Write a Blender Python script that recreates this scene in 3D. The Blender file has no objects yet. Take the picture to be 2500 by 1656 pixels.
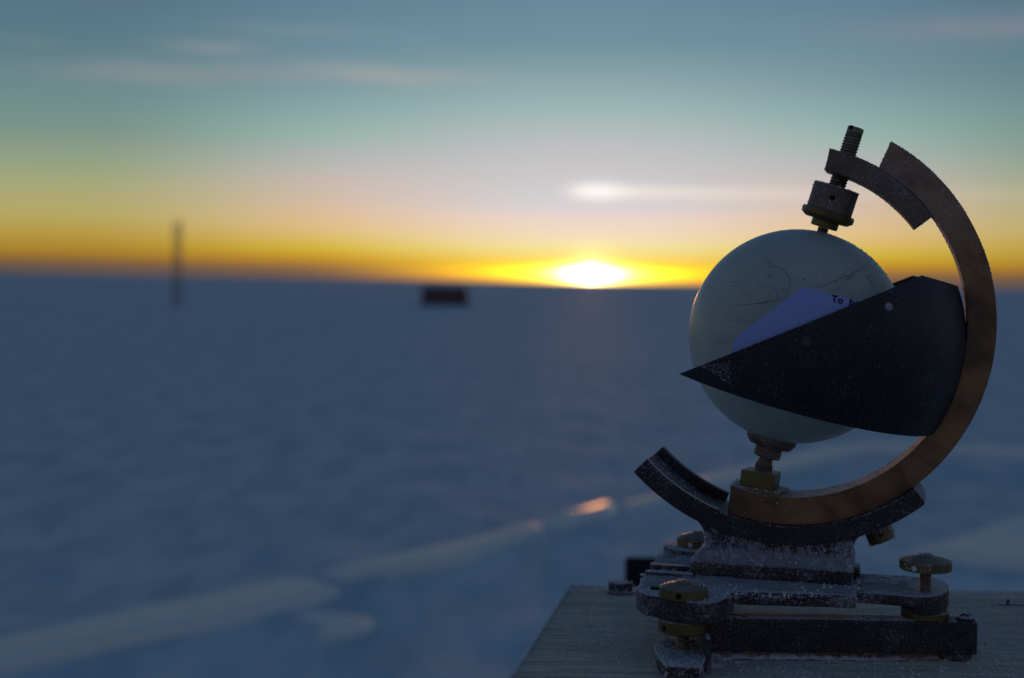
import bpy, bmesh, math, random
import numpy as np
from mathutils import Vector, Matrix, noise

random.seed(7)
R = math.radians
scene = bpy.context.scene
COL = scene.collection

# ------------------------------------------------------------------ camera
FPX, ROLL = 3472.0, 0.0148          # focal length in photo pixels, camera roll
CAM = Vector((0, 0, 3.0))
cd = bpy.data.cameras.new('camera')
cam = bpy.data.objects.new('camera', cd)
COL.objects.link(cam)
cam.matrix_world = Matrix.Translation(CAM) @ Matrix.Rotation(R(90), 4, 'X') @ Matrix.Rotation(ROLL, 4, 'Z')
cd.sensor_width = 36
cd.lens = 50.0
cd.shift_y = -140 / 2500
cd.clip_start = 0.05
cd.clip_end = 20000
cd.dof.use_dof = True
cd.dof.focus_distance = 0.625
cd.dof.aperture_fstop = 8.4
scene.camera = cam

# ------------------------------------------------------------------ world and sun
SUN_AZ, SUN_EL = 3.18, 0.42           # degrees right of +Y, degrees above the horizon
world = bpy.data.worlds.new('World')
scene.world = world
world.use_nodes = True
nt = world.node_tree
nt.nodes.clear()


def lin(c):
    return tuple(((v / 255) / 12.92 if v / 255 <= 0.04045 else ((v / 255 + 0.055) / 1.055) ** 2.4) for v in c)


class NX:
    """tiny expression helper for node trees"""
    def __init__(s, tree):
        s.t = tree

    def n(s, kind, **kw):
        nd = s.t.nodes.new(kind)
        for k, v in kw.items():
            setattr(nd, k, v)
        return nd

    def put(s, sock, v):
        if isinstance(v, bpy.types.NodeSocket):
            s.t.links.new(v, sock)
        elif v is not None:
            if isinstance(v, (tuple, list)) and len(v) == 3 and sock.type == 'RGBA':
                v = (*v, 1)
            sock.default_value = v

    def m(s, op, a, b=None, c=None, clamp=False):
        nd = s.n('ShaderNodeMath', operation=op, use_clamp=clamp)
        s.put(nd.inputs[0], a)
        s.put(nd.inputs[1], b)
        s.put(nd.inputs[2], c)
        return nd.outputs[0]

    def ss(s, x, a, b, lo=0.0, hi=1.0):
        nd = s.n('ShaderNodeMapRange', interpolation_type='SMOOTHSTEP')
        for i, v in enumerate((x, a, b, lo, hi)):
            s.put(nd.inputs[i], v)
        return nd.outputs[0]

    def mr(s, x, a, b, lo=0.0, hi=1.0):
        nd = s.n('ShaderNodeMapRange')
        for i, v in enumerate((x, a, b, lo, hi)):
            s.put(nd.inputs[i], v)
        return nd.outputs[0]

    def mix(s, f, a, b, mode='MIX'):
        nd = s.n('ShaderNodeMix', data_type='RGBA', blend_type=mode)
        nd.clamp_factor = True
        s.put(nd.inputs[0], f)
        s.put(nd.inputs[6], a)
        s.put(nd.inputs[7], b)
        return nd.outputs[2]

    def ramp(s, f, stops):
        nd = s.n('ShaderNodeValToRGB')
        s.put(nd.inputs[0], f)
        el = nd.color_ramp.elements
        el[0].position, el[0].color = stops[0][0], (*stops[0][1], 1)
        el[1].position, el[1].color = stops[-1][0], (*stops[-1][1], 1)
        for p, c in stops[1:-1]:
            e = el.new(p)
            e.color = (*c, 1)
        return nd.outputs[0]

    def noise(s, vec, scale, detail=2, rough=0.5, dist=0.0):
        nd = s.n('ShaderNodeTexNoise')
        s.put(nd.inputs['Vector'], vec)
        nd.inputs['Scale'].default_value = scale
        nd.inputs['Detail'].default_value = detail
        nd.inputs['Roughness'].default_value = rough
        nd.inputs['Distortion'].default_value = dist
        return nd.outputs[0]

    def vec(s, x, y, z):
        nd = s.n('ShaderNodeCombineXYZ')
        for i, v in enumerate((x, y, z)):
            s.put(nd.inputs[i], v)
        return nd.outputs[0]


g = NX(nt)
tc = g.n('ShaderNodeTexCoord')
sp = g.n('ShaderNodeSeparateXYZ')
g.put(sp.inputs[0], tc.outputs['Generated'])
elev = g.m('MULTIPLY', g.m('ARCSINE', sp.outputs[2]), 57.29578)
az = g.m('MULTIPLY', g.m('ARCTAN2', sp.outputs[0], sp.outputs[1]), 57.29578)
daz = g.m('SUBTRACT', az, SUN_AZ)
adaz = g.m('ABSOLUTE', daz)
ep = g.m('MAXIMUM', elev, 0.0)
pos = g.m('SQRT', g.m('DIVIDE', ep, 90.0))
E = lambda e: math.sqrt(e / 90)
# what the Sky Texture already gives at each elevation, taken off the ramps that are added to it
NISH = {'A': [(0, (.60, .13, 0)), (.8, (.50, .135, 0)), (1.6, (.40, .133, .01)), (2.4, (.32, .13, .023)), (4, (.22, .117, .045)), (6, (.15, .098, .06)), (8, (.109, .082, .067)), (11, (.07, .065, .068)), (20, (.035, .045, .06)), (90, (.012, .022, .045))],
        'B': [(0, (.32, .08, 0)), (.8, (.285, .087, .001)), (1.6, (.24, .093, .011)), (2.4, (.20, .095, .021)), (4, (.147, .093, .042)), (6, (.105, .082, .058)), (8, (.076, .072, .065)), (11, (.053, .058, .067)), (20, (.03, .043, .06)), (90, (.012, .022, .045))],
        'C': [(0, (.156, .044, 0)), (.8, (.15, .053, .002)), (1.6, (.138, .065, .01)), (2.4, (.122, .07, .019)), (4, (.093, .074, .037)), (6, (.068, .068, .051)), (8, (.053, .061, .058)), (11, (.041, .054, .063)), (20, (.028, .042, .058)), (90, (.012, .022, .045))],
        'D': [(0, (.04, .03, .02)), (11, (.03, .04, .05)), (90, (.012, .022, .045))]}


def less_nish(e, c, which):
    tab = NISH[which]
    for (a, va), (b_, vb) in zip(tab, tab[1:]):
        if e <= b_:
            t = (e - a) / (b_ - a)
            return tuple(max(0.0, q - 0.4 * (x0 * (1 - t) + x1 * t)) for q, x0, x1 in zip(c, va, vb))
    return c


HIGH = [(20, (70, 98, 124)), (35, (50, 78, 108)), (60, (45, 72, 101)), (90, (43, 70, 100))]


def sky_ramp(st, which):
    return g.ramp(pos, [(E(e), less_nish(e, lin(c), which)) for e, c in st + HIGH])


rampA = sky_ramp([(0, (200, 120, 50)), (0.35, (238, 160, 40)), (0.6, (255, 200, 44)), (0.8, (255, 214, 70)), (1.45, (248, 228, 160)), (1.93, (244, 220, 188)), (2.6, (236, 214, 204)),
                  (3.1, (216, 210, 212)), (4.8, (200, 197, 198)), (5.7, (188, 190, 192)), (6.9, (158, 184, 182)),
                  (8.1, (140, 166, 170)), (9.5, (115, 146, 160)), (11.4, (104, 136, 154))], 'A')
rampB = sky_ramp([(0, (96, 84, 82)), (0.35, (118, 92, 72)), (0.65, (176, 126, 50)), (0.9, (206, 156, 42)), (1.3, (214, 186, 64)), (2.0, (226, 192, 132)),
                  (2.8, (220, 190, 162)), (3.7, (206, 188, 176)), (4.4, (192, 186, 182)), (5.2, (172, 182, 180)),
                  (5.8, (154, 182, 172)), (6.7, (140, 170, 170)), (7.9, (124, 152, 160)), (9.0, (112, 142, 156)),
                  (11.2, (97, 129, 148))], 'B')
rampC = sky_ramp([(0, (80, 80, 88)), (0.3, (96, 84, 76)), (0.6, (136, 100, 56)), (0.9, (168, 126, 42)), (1.6, (182, 152, 68)), (2.4, (182, 168, 102)),
                  (3.5, (166, 168, 122)), (4.6, (142, 160, 132)), (5.7, (120, 148, 138)), (6.9, (110, 140, 140)),
                  (8.0, (100, 130, 138)), (9.1, (92, 123, 136)), (11, (86, 114, 132))], 'C')
rampD = g.ramp(pos, [(E(e), less_nish(e, lin(c), 'D')) for e, c in [(0, (70, 86, 112)), (2, (92, 92, 114)), (6, (138, 112, 120)), (11, (132, 116, 126)),
                                                   (20, (88, 100, 122)), (35, (54, 80, 108)), (60, (45, 72, 101)), (90, (43, 70, 100))]])
c1 = g.mix(g.ss(adaz, 0.8, 12.0), rampA, rampB)
c2 = g.mix(g.ss(adaz, 8.5, 20.5), c1, rampC)
c3 = g.mix(g.ss(adaz, 22.0, 110.0), c2, rampD)
# thin high cloud streaks, all round
streakv = g.vec(g.m('MULTIPLY', az, 0.10), g.m('MULTIPLY', elev, 1.1), 3.7)
st = g.noise(streakv, 1.0, 3, 0.55)
stw = g.m('MULTIPLY', g.ss(st, 0.56, 0.74), g.ss(elev, 5.0, 7.5))
stw = g.m('MULTIPLY', stw, g.ss(elev, 30.0, 11.0))
c4 = g.mix(g.m('MULTIPLY', stw, 0.16), c3, lin((176, 170, 168)))


def gauss(x, s):
    q = g.m('DIVIDE', x, s)
    return g.m('EXPONENT', g.m('MULTIPLY', g.m('MULTIPLY', q, q), -1.0))


def streak(c, a0, w, e0, h, col, amt, slope=0.0):
    """one lens-shaped streak of cloud at azimuth a0, elevation e0"""
    da = g.m('SUBTRACT', az, a0)
    de = g.m('SUBTRACT', g.m('SUBTRACT', elev, e0), g.m('MULTIPLY', da, slope))
    de = g.m('ADD', de, g.m('MULTIPLY', g.m('SUBTRACT', g.noise(g.vec(g.m('MULTIPLY', az, 0.35), e0, 0.0), 1.0, 3), 0.5), 1.2 * h))
    f = g.m('MULTIPLY', g.m('MULTIPLY', gauss(da, w), gauss(de, h)), amt)
    return g.mix(f, c, lin(col))


c4 = streak(c4, -5.2, 3.6, 8.15, 0.34, (166, 166, 162), 0.55)
c4 = streak(c4, -13.5, 4.5, 7.95, 0.42, (140, 146, 146), 0.55, 0.02)
c4 = streak(c4, -12.0, 1.8, 9.0, 0.22, (138, 146, 150), 0.6)
c4 = streak(c4, 19.0, 5.5, 9.9, 0.5, (128, 132, 146), 0.6)
# bright bar of cloud above the sun, tailing to the right
tail = g.m('MULTIPLY', g.ss(daz, -1.3, -0.1), g.m('EXPONENT', g.m('MULTIPLY', g.m('MAXIMUM', daz, 0.0), -0.16)))
bar = g.m('MULTIPLY', tail, gauss(g.m('ADD', g.m('SUBTRACT', elev, 3.67), g.m('MULTIPLY', daz, 0.004)), 0.22))
c4 = g.mix(g.m('MULTIPLY', bar, 0.75), c4, lin((255, 243, 228)))
core = g.m('MULTIPLY', gauss(g.m('SUBTRACT', daz, 0.25), 1.0), gauss(g.m('SUBTRACT', elev, 3.68), 0.30))
c4 = g.mix(g.m('MULTIPLY', core, 0.95), c4, (0.97, 0.93, 0.95))
# aureole and the sun itself, squeezed onto the horizon
sel = g.m('SUBTRACT', elev, SUN_EL)
asel = g.m('MAXIMUM', sel, g.m('MULTIPLY', sel, -0.40))      # the glow is drawn out down to the horizon
dia = g.m('EXPONENT', g.m('MULTIPLY', g.m('ADD', g.m('DIVIDE', adaz, 1.9), g.m('DIVIDE', asel, 0.13)), -1.0))
aur = g.mix(0.0, (1.0, 0.72, 0.13), (1, 1, 1))
glow = g.n('ShaderNodeVectorMath', operation='SCALE')
g.put(glow.inputs[0], (1.0, 0.62, 0.01))
g.put(glow.inputs['Scale'], g.m('MULTIPLY', dia, 12.0))
halo = g.n('ShaderNodeVectorMath', operation='SCALE')
g.put(halo.inputs[0], (1.0, 0.8, 0.35))
g.put(halo.inputs['Scale'], g.m('MULTIPLY', g.m('MULTIPLY', gauss(daz, 1.0), gauss(sel, 0.9)), 0.35))
disc = g.n('ShaderNodeVectorMath', operation='SCALE')
g.put(disc.inputs[0], (1.0, 0.86, 0.45))
core2 = g.m('EXPONENT', g.m('MULTIPLY', g.m('ADD', g.m('DIVIDE', adaz, 0.50), g.m('DIVIDE', asel, 0.11)), -1.0))
g.put(disc.inputs['Scale'], g.m('MULTIPLY', core2, 42.0))
sm = g.n('ShaderNodeVectorMath', operation='ADD')
g.put(sm.inputs[0], glow.outputs[0])
g.put(sm.inputs[1], halo.outputs[0])
sm2 = g.n('ShaderNodeVectorMath', operation='ADD')
g.put(sm2.inputs[0], sm.outputs[0])
g.put(sm2.inputs[1], disc.outputs[0])
full = g.n('ShaderNodeVectorMath', operation='ADD')
g.put(full.inputs[0], c4)
g.put(full.inputs[1], sm2.outputs[0])
below = g.mix(g.ss(elev, -0.4, -0.05), lin((52, 76, 106)), full.outputs[0])
bg1 = g.n('ShaderNodeBackground')
g.put(bg1.inputs[0], below)
bg1.inputs[1].default_value = 1.0
nish = g.n('ShaderNodeTexSky', sky_type='NISHITA')
nish.sun_disc = False
nish.sun_elevation = R(SUN_EL)
nish.sun_rotation = R(SUN_AZ)
nish.altitude = 30
nish.air_density = 1.0
nish.dust_density = 0.3
nish.ozone_density = 2.5
bg2 = g.n('ShaderNodeBackground')
g.put(bg2.inputs[0], nish.outputs[0])
bg2.inputs[1].default_value = 0.02
adds = g.n('ShaderNodeAddShader')
g.put(adds.inputs[0], bg1.outputs[0])
g.put(adds.inputs[1], bg2.outputs[0])
wo = g.n('ShaderNodeOutputWorld')
g.put(wo.inputs[0], adds.outputs[0])
world.cycles.sampling_method = 'MANUAL'
world.cycles.sample_map_resolution = 2048

sd = bpy.data.lights.new('sun', 'SUN')
sd.energy = 0.18
sd.angle = R(0.6)
sd.color = (1.0, 0.34, 0.07)
sun = bpy.data.objects.new('sun', sd)
COL.objects.link(sun)
sdir = Vector((math.sin(R(SUN_AZ)) * math.cos(R(1.0)), math.cos(R(SUN_AZ)) * math.cos(R(1.0)), math.sin(R(1.0))))
sun.rotation_euler = sdir.to_track_quat('Z', 'Y').to_euler()
sun.location = (0, 0, 6)

vs = scene.view_settings
vs.view_transform = 'Standard'
vs.look = 'None'
vs.exposure = 0.0
vs.gamma = 1.0
vs.use_curve_mapping = False
scene.cycles.max_bounces = 6

# ------------------------------------------------------------------ measuring helpers


def ray(px, py):
    x, y = (px - 1250) / FPX, (688 - py) / FPX
    return Vector((x * math.cos(ROLL) - y * math.sin(ROLL), 1.0, x * math.sin(ROLL) + y * math.cos(ROLL)))


def at(px, py, d):
    return CAM + ray(px, py) * d


def plan(px, py, h):
    """point of the level plane h metres below the camera"""
    r = ray(px, py)
    return CAM + r * (h / -r.z)


SX = 0.968                           # the arc is very slightly narrower than a true circle
PSI = R(15)
O = at(1944, 821, 0.655)             # centre of the glass ball
U = Vector((math.cos(PSI), -math.sin(PSI), 0))
Wd = Vector((math.sin(PSI), math.cos(PSI), 0))


def toloc(p):
    q = p - O
    return Vector((q.dot(U), q.dot(Wd), q.z))


def loc(px, py, w):
    """local point of the instrument's upright plane at depth w"""
    r = ray(px, py)
    t = (w - (CAM - O).dot(Wd)) / r.dot(Wd)
    return toloc(CAM + r * t)


def lplan(px, py, h):
    return toloc(plan(px, py, h))


HP, HB = 0.1318, 0.1605              # levelling plate top and board top below the camera


def hz(h):
    return -h + CAM.z - O.z          # local z for h metres below the camera


# ------------------------------------------------------------------ mesh helpers
class MB:
    def __init__(s):
        s.v, s.f, s.sm = [], [], []

    def add(s, vs_, fs, smooth=False):
        b = len(s.v)
        s.v += [tuple(v) for v in vs_]
        s.f += [tuple(i + b for i in f) for f in fs]
        s.sm += [smooth] * len(fs)
        return s

    def box(s, a, b, M=None):
        vs_ = [Vector((x, y, z)) for x in (a[0], b[0]) for y in (a[1], b[1]) for z in (a[2], b[2])]
        if M is not None:
            vs_ = [M @ v for v in vs_]
        return s.add(vs_, [(0, 1, 3, 2), (4, 6, 7, 5), (0, 4, 5, 1), (2, 3, 7, 6), (0, 2, 6, 4), (1, 5, 7, 3)])

    def lathe(s, prof, org=(0, 0, 0), axis=(0, 0, 1), seg=48, sharp=True):
        """prof: (radius, height) from bottom to top, capped at both ends"""
        q = Vector((0, 0, 1)).rotation_difference(Vector(axis).normalized())
        org = Vector(org)
        rows = []
        for (r, h) in prof:
            rows.append([org + q @ Vector((r * math.cos(2 * math.pi * k / seg), r * math.sin(2 * math.pi * k / seg), h)) for k in range(seg)])
        for i in range(len(prof) - 1):
            vs_ = rows[i] + rows[i + 1]
            s.add(vs_, [(k, (k + 1) % seg, seg + (k + 1) % seg, seg + k) for k in range(seg)], True)
        s.add(rows[0], [tuple(reversed(range(seg)))])
        s.add(rows[-1], [tuple(range(seg))])
        return s

    def thread(s, r, depth, pitch, h0, h1, org, axis, seg=28):
        q = Vector((0, 0, 1)).rotation_difference(Vector(axis).normalized())
        org = Vector(org)
        n = max(4, int((h1 - h0) / pitch * 8))
        vs_ = []
        for i in range(n + 1):
            h = h0 + (h1 - h0) * i / n
            for k in range(seg):
                t = 2 * math.pi * k / seg
                ph = (h / pitch - k / seg) % 1
                rr = r - depth * (1 - abs(2 * ph - 1)) ** 0.8
                vs_.append(org + q @ Vector((rr * math.cos(t), rr * math.sin(t), h)))
        fs = [(i * seg + k, i * seg + (k + 1) % seg, (i + 1) * seg + (k + 1) % seg, (i + 1) * seg + k) for i in range(n) for k in range(seg)]
        s.add(vs_, fs)
        s.add(vs_[:seg], [tuple(reversed(range(seg)))])
        s.add(vs_[-seg:], [tuple(range(seg))])
        return s

    def arc(s, c, r0, r1, a0, a1, w0, w1, seg=64, end0=0.0, end1=0.0):
        """annular block in the u-z plane, angles in degrees, end0/end1 skew the end faces"""
        vs_ = []
        for i in range(seg + 1):
            t = i / seg
            for (r, sk) in ((r0, 0), (r1, 1)):
                a = R(a0 + (a1 - a0) * t + sk * (end0 * (1 - t) ** 8 + end1 * t ** 8))
                for w in (w0, w1):
                    vs_.append((c[0] + r * math.cos(a) * SX, w, c[1] + r * math.sin(a)))
        fs = []
        for i in range(seg):
            b, n = i * 4, i * 4 + 4
            fs += [(b, n, n + 1, b + 1), (b + 2, b + 3, n + 3, n + 2), (b, b + 2, n + 2, n), (b + 1, n + 1, n + 3, b + 3)]
        fs += [(0, 1, 3, 2), (seg * 4, seg * 4 + 2, seg * 4 + 3, seg * 4 + 1)]
        return s.add(vs_, fs, False)

    def prism(s, pts, z0, z1):
        n = len(pts)
        vs_ = [(p[0], p[1], z0) for p in pts] + [(p[0], p[1], z1) for p in pts]
        return s.add(vs_, [tuple(reversed(range(n))), tuple(range(n, 2 * n))] + [(k, (k + 1) % n, n + (k + 1) % n, n + k) for k in range(n)])

    def tube(s, a, b, r, seg=8):
        a, b = Vector(a), Vector(b)
        return s.lathe([(r, 0), (r, (b - a).length)], a, b - a, seg)

    def build(s, name, mat, parent=None, bevel=0.0, off=(0, 0, 0), merge=True, smooth_angle=None, segs=2):
        me = bpy.data.meshes.new(name)
        me.from_pydata(s.v, [], s.f)
        me.polygons.foreach_set('use_smooth', s.sm)
        if merge:
            bm = bmesh.new()
            bm.from_mesh(me)
            bmesh.ops.remove_doubles(bm, verts=bm.verts, dist=1e-6)
            bmesh.ops.recalc_face_normals(bm, faces=bm.faces)
            bm.to_mesh(me)
            bm.free()
        me.materials.append(mat)
        o = bpy.data.objects.new(name, me)
        COL.objects.link(o)
        if parent:
            o.parent = parent
        o.location = off
        if smooth_angle:
            for p in me.polygons:
                p.use_smooth = True
            me.set_sharp_from_angle(angle=R(smooth_angle))
        if bevel:
            m = o.modifiers.new('bevel', 'BEVEL')
            m.width = bevel
            m.segments = segs
            m.limit_method = 'ANGLE'
            m.angle_limit = R(32)
        return o


def tag(o, label=None, cat=None, group=None, kind=None):
    for k, v in (('label', label), ('category', cat), ('group', group), ('kind', kind)):
        if v:
            o[k] = v
    return o


def empty(name, p, rz=0.0):
    o = bpy.data.objects.new(name, None)
    COL.objects.link(o)
    o.location = p
    o.rotation_euler = (0, 0, rz)
    return o


# ------------------------------------------------------------------ materials
def material(name):
    m = bpy.data.materials.new(name)
    m.use_nodes = True
    t = m.node_tree
    b = t.nodes['Principled BSDF']
    return m, NX(t), b


def coords(x, which='Object'):
    return x.n('ShaderNodeTexCoord').outputs[which]


FROST = (0.70, 0.76, 0.84)


def metal(name, col, col2, rough=0.5, metallic=0.0, speck=0.5, upfrost=0.5, tone_scale=120, spec=0.4, cover=0.0, brushed=False, topfrost=None):
    """painted or bare metal with wear and a dusting of frost crystals"""
    m, x, b = material(name)
    oc = coords(x)
    t1 = x.noise(oc, tone_scale, 5, 0.6, 0.4)
    t2 = x.noise(oc, tone_scale * 0.22, 3, 0.6)
    base = x.mix(x.ss(t1, 0.35, 0.7), col, col2)
    base = x.mix(x.m('MULTIPLY', x.ss(t2, 0.5, 0.72), 0.5), base, tuple(c * 0.45 for c in col))
    s1 = x.noise(oc, 3600, 2, 0.6)
    s2 = x.noise(oc, 900, 3, 0.7)
    dens = x.noise(oc, 55, 3, 0.6)
    thr = x.mr(dens, 0.3, 0.7, 0.72 - 0.06 * speck, 0.66 - 0.12 * speck)
    f1 = x.m('MULTIPLY', x.ss(x.m('SUBTRACT', x.m('ADD', x.m('MULTIPLY', s1, 0.6), x.m('MULTIPLY', s2, 0.4)), thr), -0.05, 0.06), min(0.75, 0.35 + speck * 0.25))
    geo = x.n('ShaderNodeNewGeometry')
    sn = x.n('ShaderNodeSeparateXYZ')
    x.put(sn.inputs[0], geo.outputs['Normal'])
    up = x.ss(sn.outputs[2], 0.35, 0.9)
    upn = x.m('MULTIPLY', up, x.ss(x.m('ADD', s2, x.m('MULTIPLY', dens, 0.5)), 0.86 - 0.35 * upfrost, 1.0 - 0.35 * upfrost))
    f = x.m('MAXIMUM', f1, x.m('MULTIPLY', x.m('MULTIPLY', upn, x.mr(s1, 0.3, 0.7, 0.35, 0.95)), min(1.0, 0.4 + upfrost * 0.6)))
    if topfrost:            # rime that has settled thicker on the upper part
        so = x.n('ShaderNodeSeparateXYZ')
        x.put(so.inputs[0], oc)
        tf = x.m('MULTIPLY', x.ss(so.outputs[2], topfrost[0], topfrost[1]), x.ss(x.m('ADD', x.m('MULTIPLY', s1, 0.5), x.m('MULTIPLY', s2, 0.5)), 0.40, 0.60))
        f = x.m('MAXIMUM', f, x.m('MULTIPLY', tf, 0.17))
    if cover:
        f = x.m('MAXIMUM', f, x.m('MULTIPLY', x.ss(x.m('ADD', x.m('MULTIPLY', s2, 0.5), x.m('MULTIPLY', dens, 0.5)), 0.56 - cover * 0.3, 0.74 - cover * 0.2), 0.45))
    x.put(b.inputs['Base Color'], x.mix(f, base, FROST))
    x.put(b.inputs['Metallic'], x.m('MULTIPLY', x.m('SUBTRACT', 1.0, f), metallic))
    x.put(b.inputs['Roughness'], x.mr(f, 0, 1, rough, 0.8))
    b.inputs['Specular IOR Level'].default_value = spec
    bp = x.n('ShaderNodeBump')
    bp.inputs['Strength'].default_value = 0.5
    bp.inputs['Distance'].default_value = 0.0003
    hgt = x.m('ADD', x.m('MULTIPLY', f, 0.8), x.m('MULTIPLY', t1, 0.25))
    if brushed:
        br = x.n('ShaderNodeTexNoise')
        mp = x.n('ShaderNodeMapping')
        mp.inputs['Scale'].default_value = (60, 60, 900)
        x.put(mp.inputs[0], oc)
        x.put(br.inputs['Vector'], mp.outputs[0])
        br.inputs['Scale'].default_value = 3
        hgt = x.m('ADD', hgt, x.m('MULTIPLY', br.outputs[0], 0.15))
    x.put(bp.inputs['Height'], hgt)
    x.put(b.inputs['Normal'], bp.outputs[0])
    return m


M = {}
M['black'] = metal('black_painted_iron', (0.016, 0.017, 0.020), (0.026, 0.026, 0.030), 0.5, 0, 0.75, 0.2)
M['frostblack'] = metal('frosted_black_iron', (0.018, 0.018, 0.021), (0.030, 0.030, 0.034), 0.55, 0, 1.15, 1.0, cover=0.26)
M['bowl'] = metal('blackened_bowl_metal', (0.014, 0.015, 0.021), (0.034, 0.033, 0.044), 0.5, 0.1, 0.42, 0.35, tone_scale=20)
M['copper'] = metal('tarnished_bronze', (0.33, 0.20, 0.095), (0.115, 0.072, 0.042), 0.5, 0.5, 0.32, 0.3, tone_scale=42, brushed=True, topfrost=(0.028, 0.062))
M['bronzefrost'] = metal('frosted_bronze', (0.19, 0.135, 0.09), (0.12, 0.088, 0.062), 0.5, 0.4, 1.0, 0.6, tone_scale=80)
M['brass'] = metal('brass', (0.185, 0.155, 0.058), (0.13, 0.10, 0.04), 0.4, 0.75, 0.3, 0.7, tone_scale=90)
M['brassfrost'] = metal('frosted_brass', (0.20, 0.155, 0.06), (0.12, 0.095, 0.05), 0.45, 0.5, 0.8, 0.6, tone_scale=90, cover=0.15)
M['knob'] = metal('frost_filmed_brass', (0.20, 0.165, 0.07), (0.14, 0.118, 0.055), 0.45, 0.5, 0.55, 0.22, tone_scale=90)
M['film'] = metal('frost_film_on_brass', (0.17, 0.155, 0.12), (0.24, 0.22, 0.18), 0.5, 0.15, 0.6, 0.15)
M['rimfrost'] = metal('frosted_inner_rim', (0.42, 0.40, 0.38), (0.34, 0.31, 0.29), 0.6, 0.0, 1.3, 0.6, cover=1.1)
M['rust'] = metal('rusty_rivet', (0.11, 0.075, 0.08), (0.08, 0.05, 0.055), 0.7, 0, 0.2, 0.2)
M['hole'] = metal('drilled_hole_dark', (0.004, 0.004, 0.005), (0.006, 0.006, 0.006), 0.9, 0, 0.0, 0.0)

m, x, b = material('frost_crystals')
x.put(b.inputs['Base Color'], (0.60, 0.64, 0.70))
b.inputs['Roughness'].default_value = 0.5
b.inputs['Specular IOR Level'].default_value = 0.6
M['frost'] = m
m, x, b = material('packed_snow_crust')
oc = coords(x)
x.put(b.inputs['Base Color'], x.mix(x.noise(oc, 400, 3), (0.20, 0.235, 0.28), (0.60, 0.65, 0.72)))
x.t.nodes['Noise Texture'].inputs['Scale'].default_value = 2200
b.inputs['Roughness'].default_value = 0.7
bp = x.n('ShaderNodeBump')
bp.inputs['Distance'].default_value = 0.0014
x.put(bp.inputs['Height'], x.noise(oc, 1100, 4, 0.7))
x.put(b.inputs['Normal'], bp.outputs[0])
M['crust'] = m
M['drift'] = m.copy()
for q in M['drift'].node_tree.nodes:
    if q.type == 'MIX':
        q.inputs[6].default_value = (0.62, 0.64, 0.68, 1)
        q.inputs[7].default_value = (0.84, 0.86, 0.9, 1)

m, x, b = material('frosted_glass_ball')
oc = coords(x)
n1 = x.noise(oc, 30, 4, 0.6)
n2 = x.noise(oc, 2600, 2, 0.6)
col = x.mix(x.ss(n1, 0.3, 0.7), (0.40, 0.47, 0.42), (0.50, 0.55, 0.48))
sn = x.n('ShaderNodeSeparateXYZ')
x.put(sn.inputs[0], oc)
rimf = x.m('MULTIPLY', x.ss(sn.outputs[2], 0.02, 0.05), x.ss(n2, 0.45, 0.62))
col = x.mix(x.m('MULTIPLY', rimf, 0.6), col, FROST)
x.put(b.inputs['Base Color'], col)
b.inputs['Roughness'].default_value = 0.45
b.inputs['Specular IOR Level'].default_value = 0.35
b.inputs['Coat Weight'].default_value = 0.35
b.inputs['Coat Roughness'].default_value = 0.28
b.inputs['Subsurface Weight'].default_value = 0.35
b.inputs['Subsurface Radius'].default_value = (1.0, 0.9, 0.7)
b.inputs['Subsurface Scale'].default_value = 0.012
bp = x.n('ShaderNodeBump')
bp.inputs['Strength'].default_value = 0.25
bp.inputs['Distance'].default_value = 0.0002
x.put(bp.inputs['Height'], n2)
x.put(b.inputs['Normal'], bp.outputs[0])
M['glass'] = m

m, x, b = material('scratch_dark')
x.put(b.inputs['Base Color'], (0.17, 0.20, 0.18))
b.inputs['Roughness'].default_value = 0.8
M['scratch'] = m
m, x, b = material('scratch_faint')
x.put(b.inputs['Base Color'], (0.23, 0.29, 0.26))
b.inputs['Roughness'].default_value = 0.8
M['scratchfaint'] = m

m, x, b = material('blue_card_paper')
oc = coords(x)
x.put(b.inputs['Base Color'], x.mix(x.noise(oc, 90, 3), (0.29, 0.42, 0.78), (0.33, 0.46, 0.84)))
b.inputs['Roughness'].default_value = 0.75
M['card'] = m
m, x, b = material('black_ink')
x.put(b.inputs['Base Color'], (0.004, 0.004, 0.010))
b.inputs['Roughness'].default_value = 0.8
M['ink'] = m

m, x, b = material('frosty_weathered_wood')
oc = coords(x)
mp = x.n('ShaderNodeMapping')
mp.inputs['Scale'].default_value = (22, 380, 380)
x.put(mp.inputs[0], oc)
gr = x.noise(mp.outputs[0], 1.0, 6, 0.65, 0.6)
mp2 = x.n('ShaderNodeMapping')
mp2.inputs['Scale'].default_value = (9, 110, 110)
x.put(mp2.inputs[0], oc)
gr2 = x.noise(mp2.outputs[0], 1.0, 4, 0.6, 0.8)
blot = x.noise(oc, 22, 4, 0.6)
fine = x.noise(oc, 1700, 2, 0.6)
wood = x.mix(x.ss(gr, 0.3, 0.7), (0.46, 0.38, 0.27), (0.82, 0.72, 0.55))
wood = x.mix(x.ss(gr2, 0.35, 0.62, 0.45, 0.0), wood, (0.27, 0.23, 0.17))
geo = x.n('ShaderNodeNewGeometry')
snw = x.n('ShaderNodeSeparateXYZ')
x.put(snw.inputs[0], geo.outputs['Normal'])
ff = x.m('MULTIPLY', x.ss(x.m('ADD', x.m('MULTIPLY', fine, 0.65), x.m('MULTIPLY', blot, 0.45)), 0.50, 0.68), x.ss(snw.outputs[2], 0.2, 0.8, 0.35, 0.6))
x.put(b.inputs['Base Color'], x.mix(ff, wood, FROST))
b.inputs['Roughness'].default_value = 0.85
b.inputs['Specular IOR Level'].default_value = 0.2
bp = x.n('ShaderNodeBump')
bp.inputs['Strength'].default_value = 0.7
bp.inputs['Distance'].default_value = 0.0006
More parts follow.
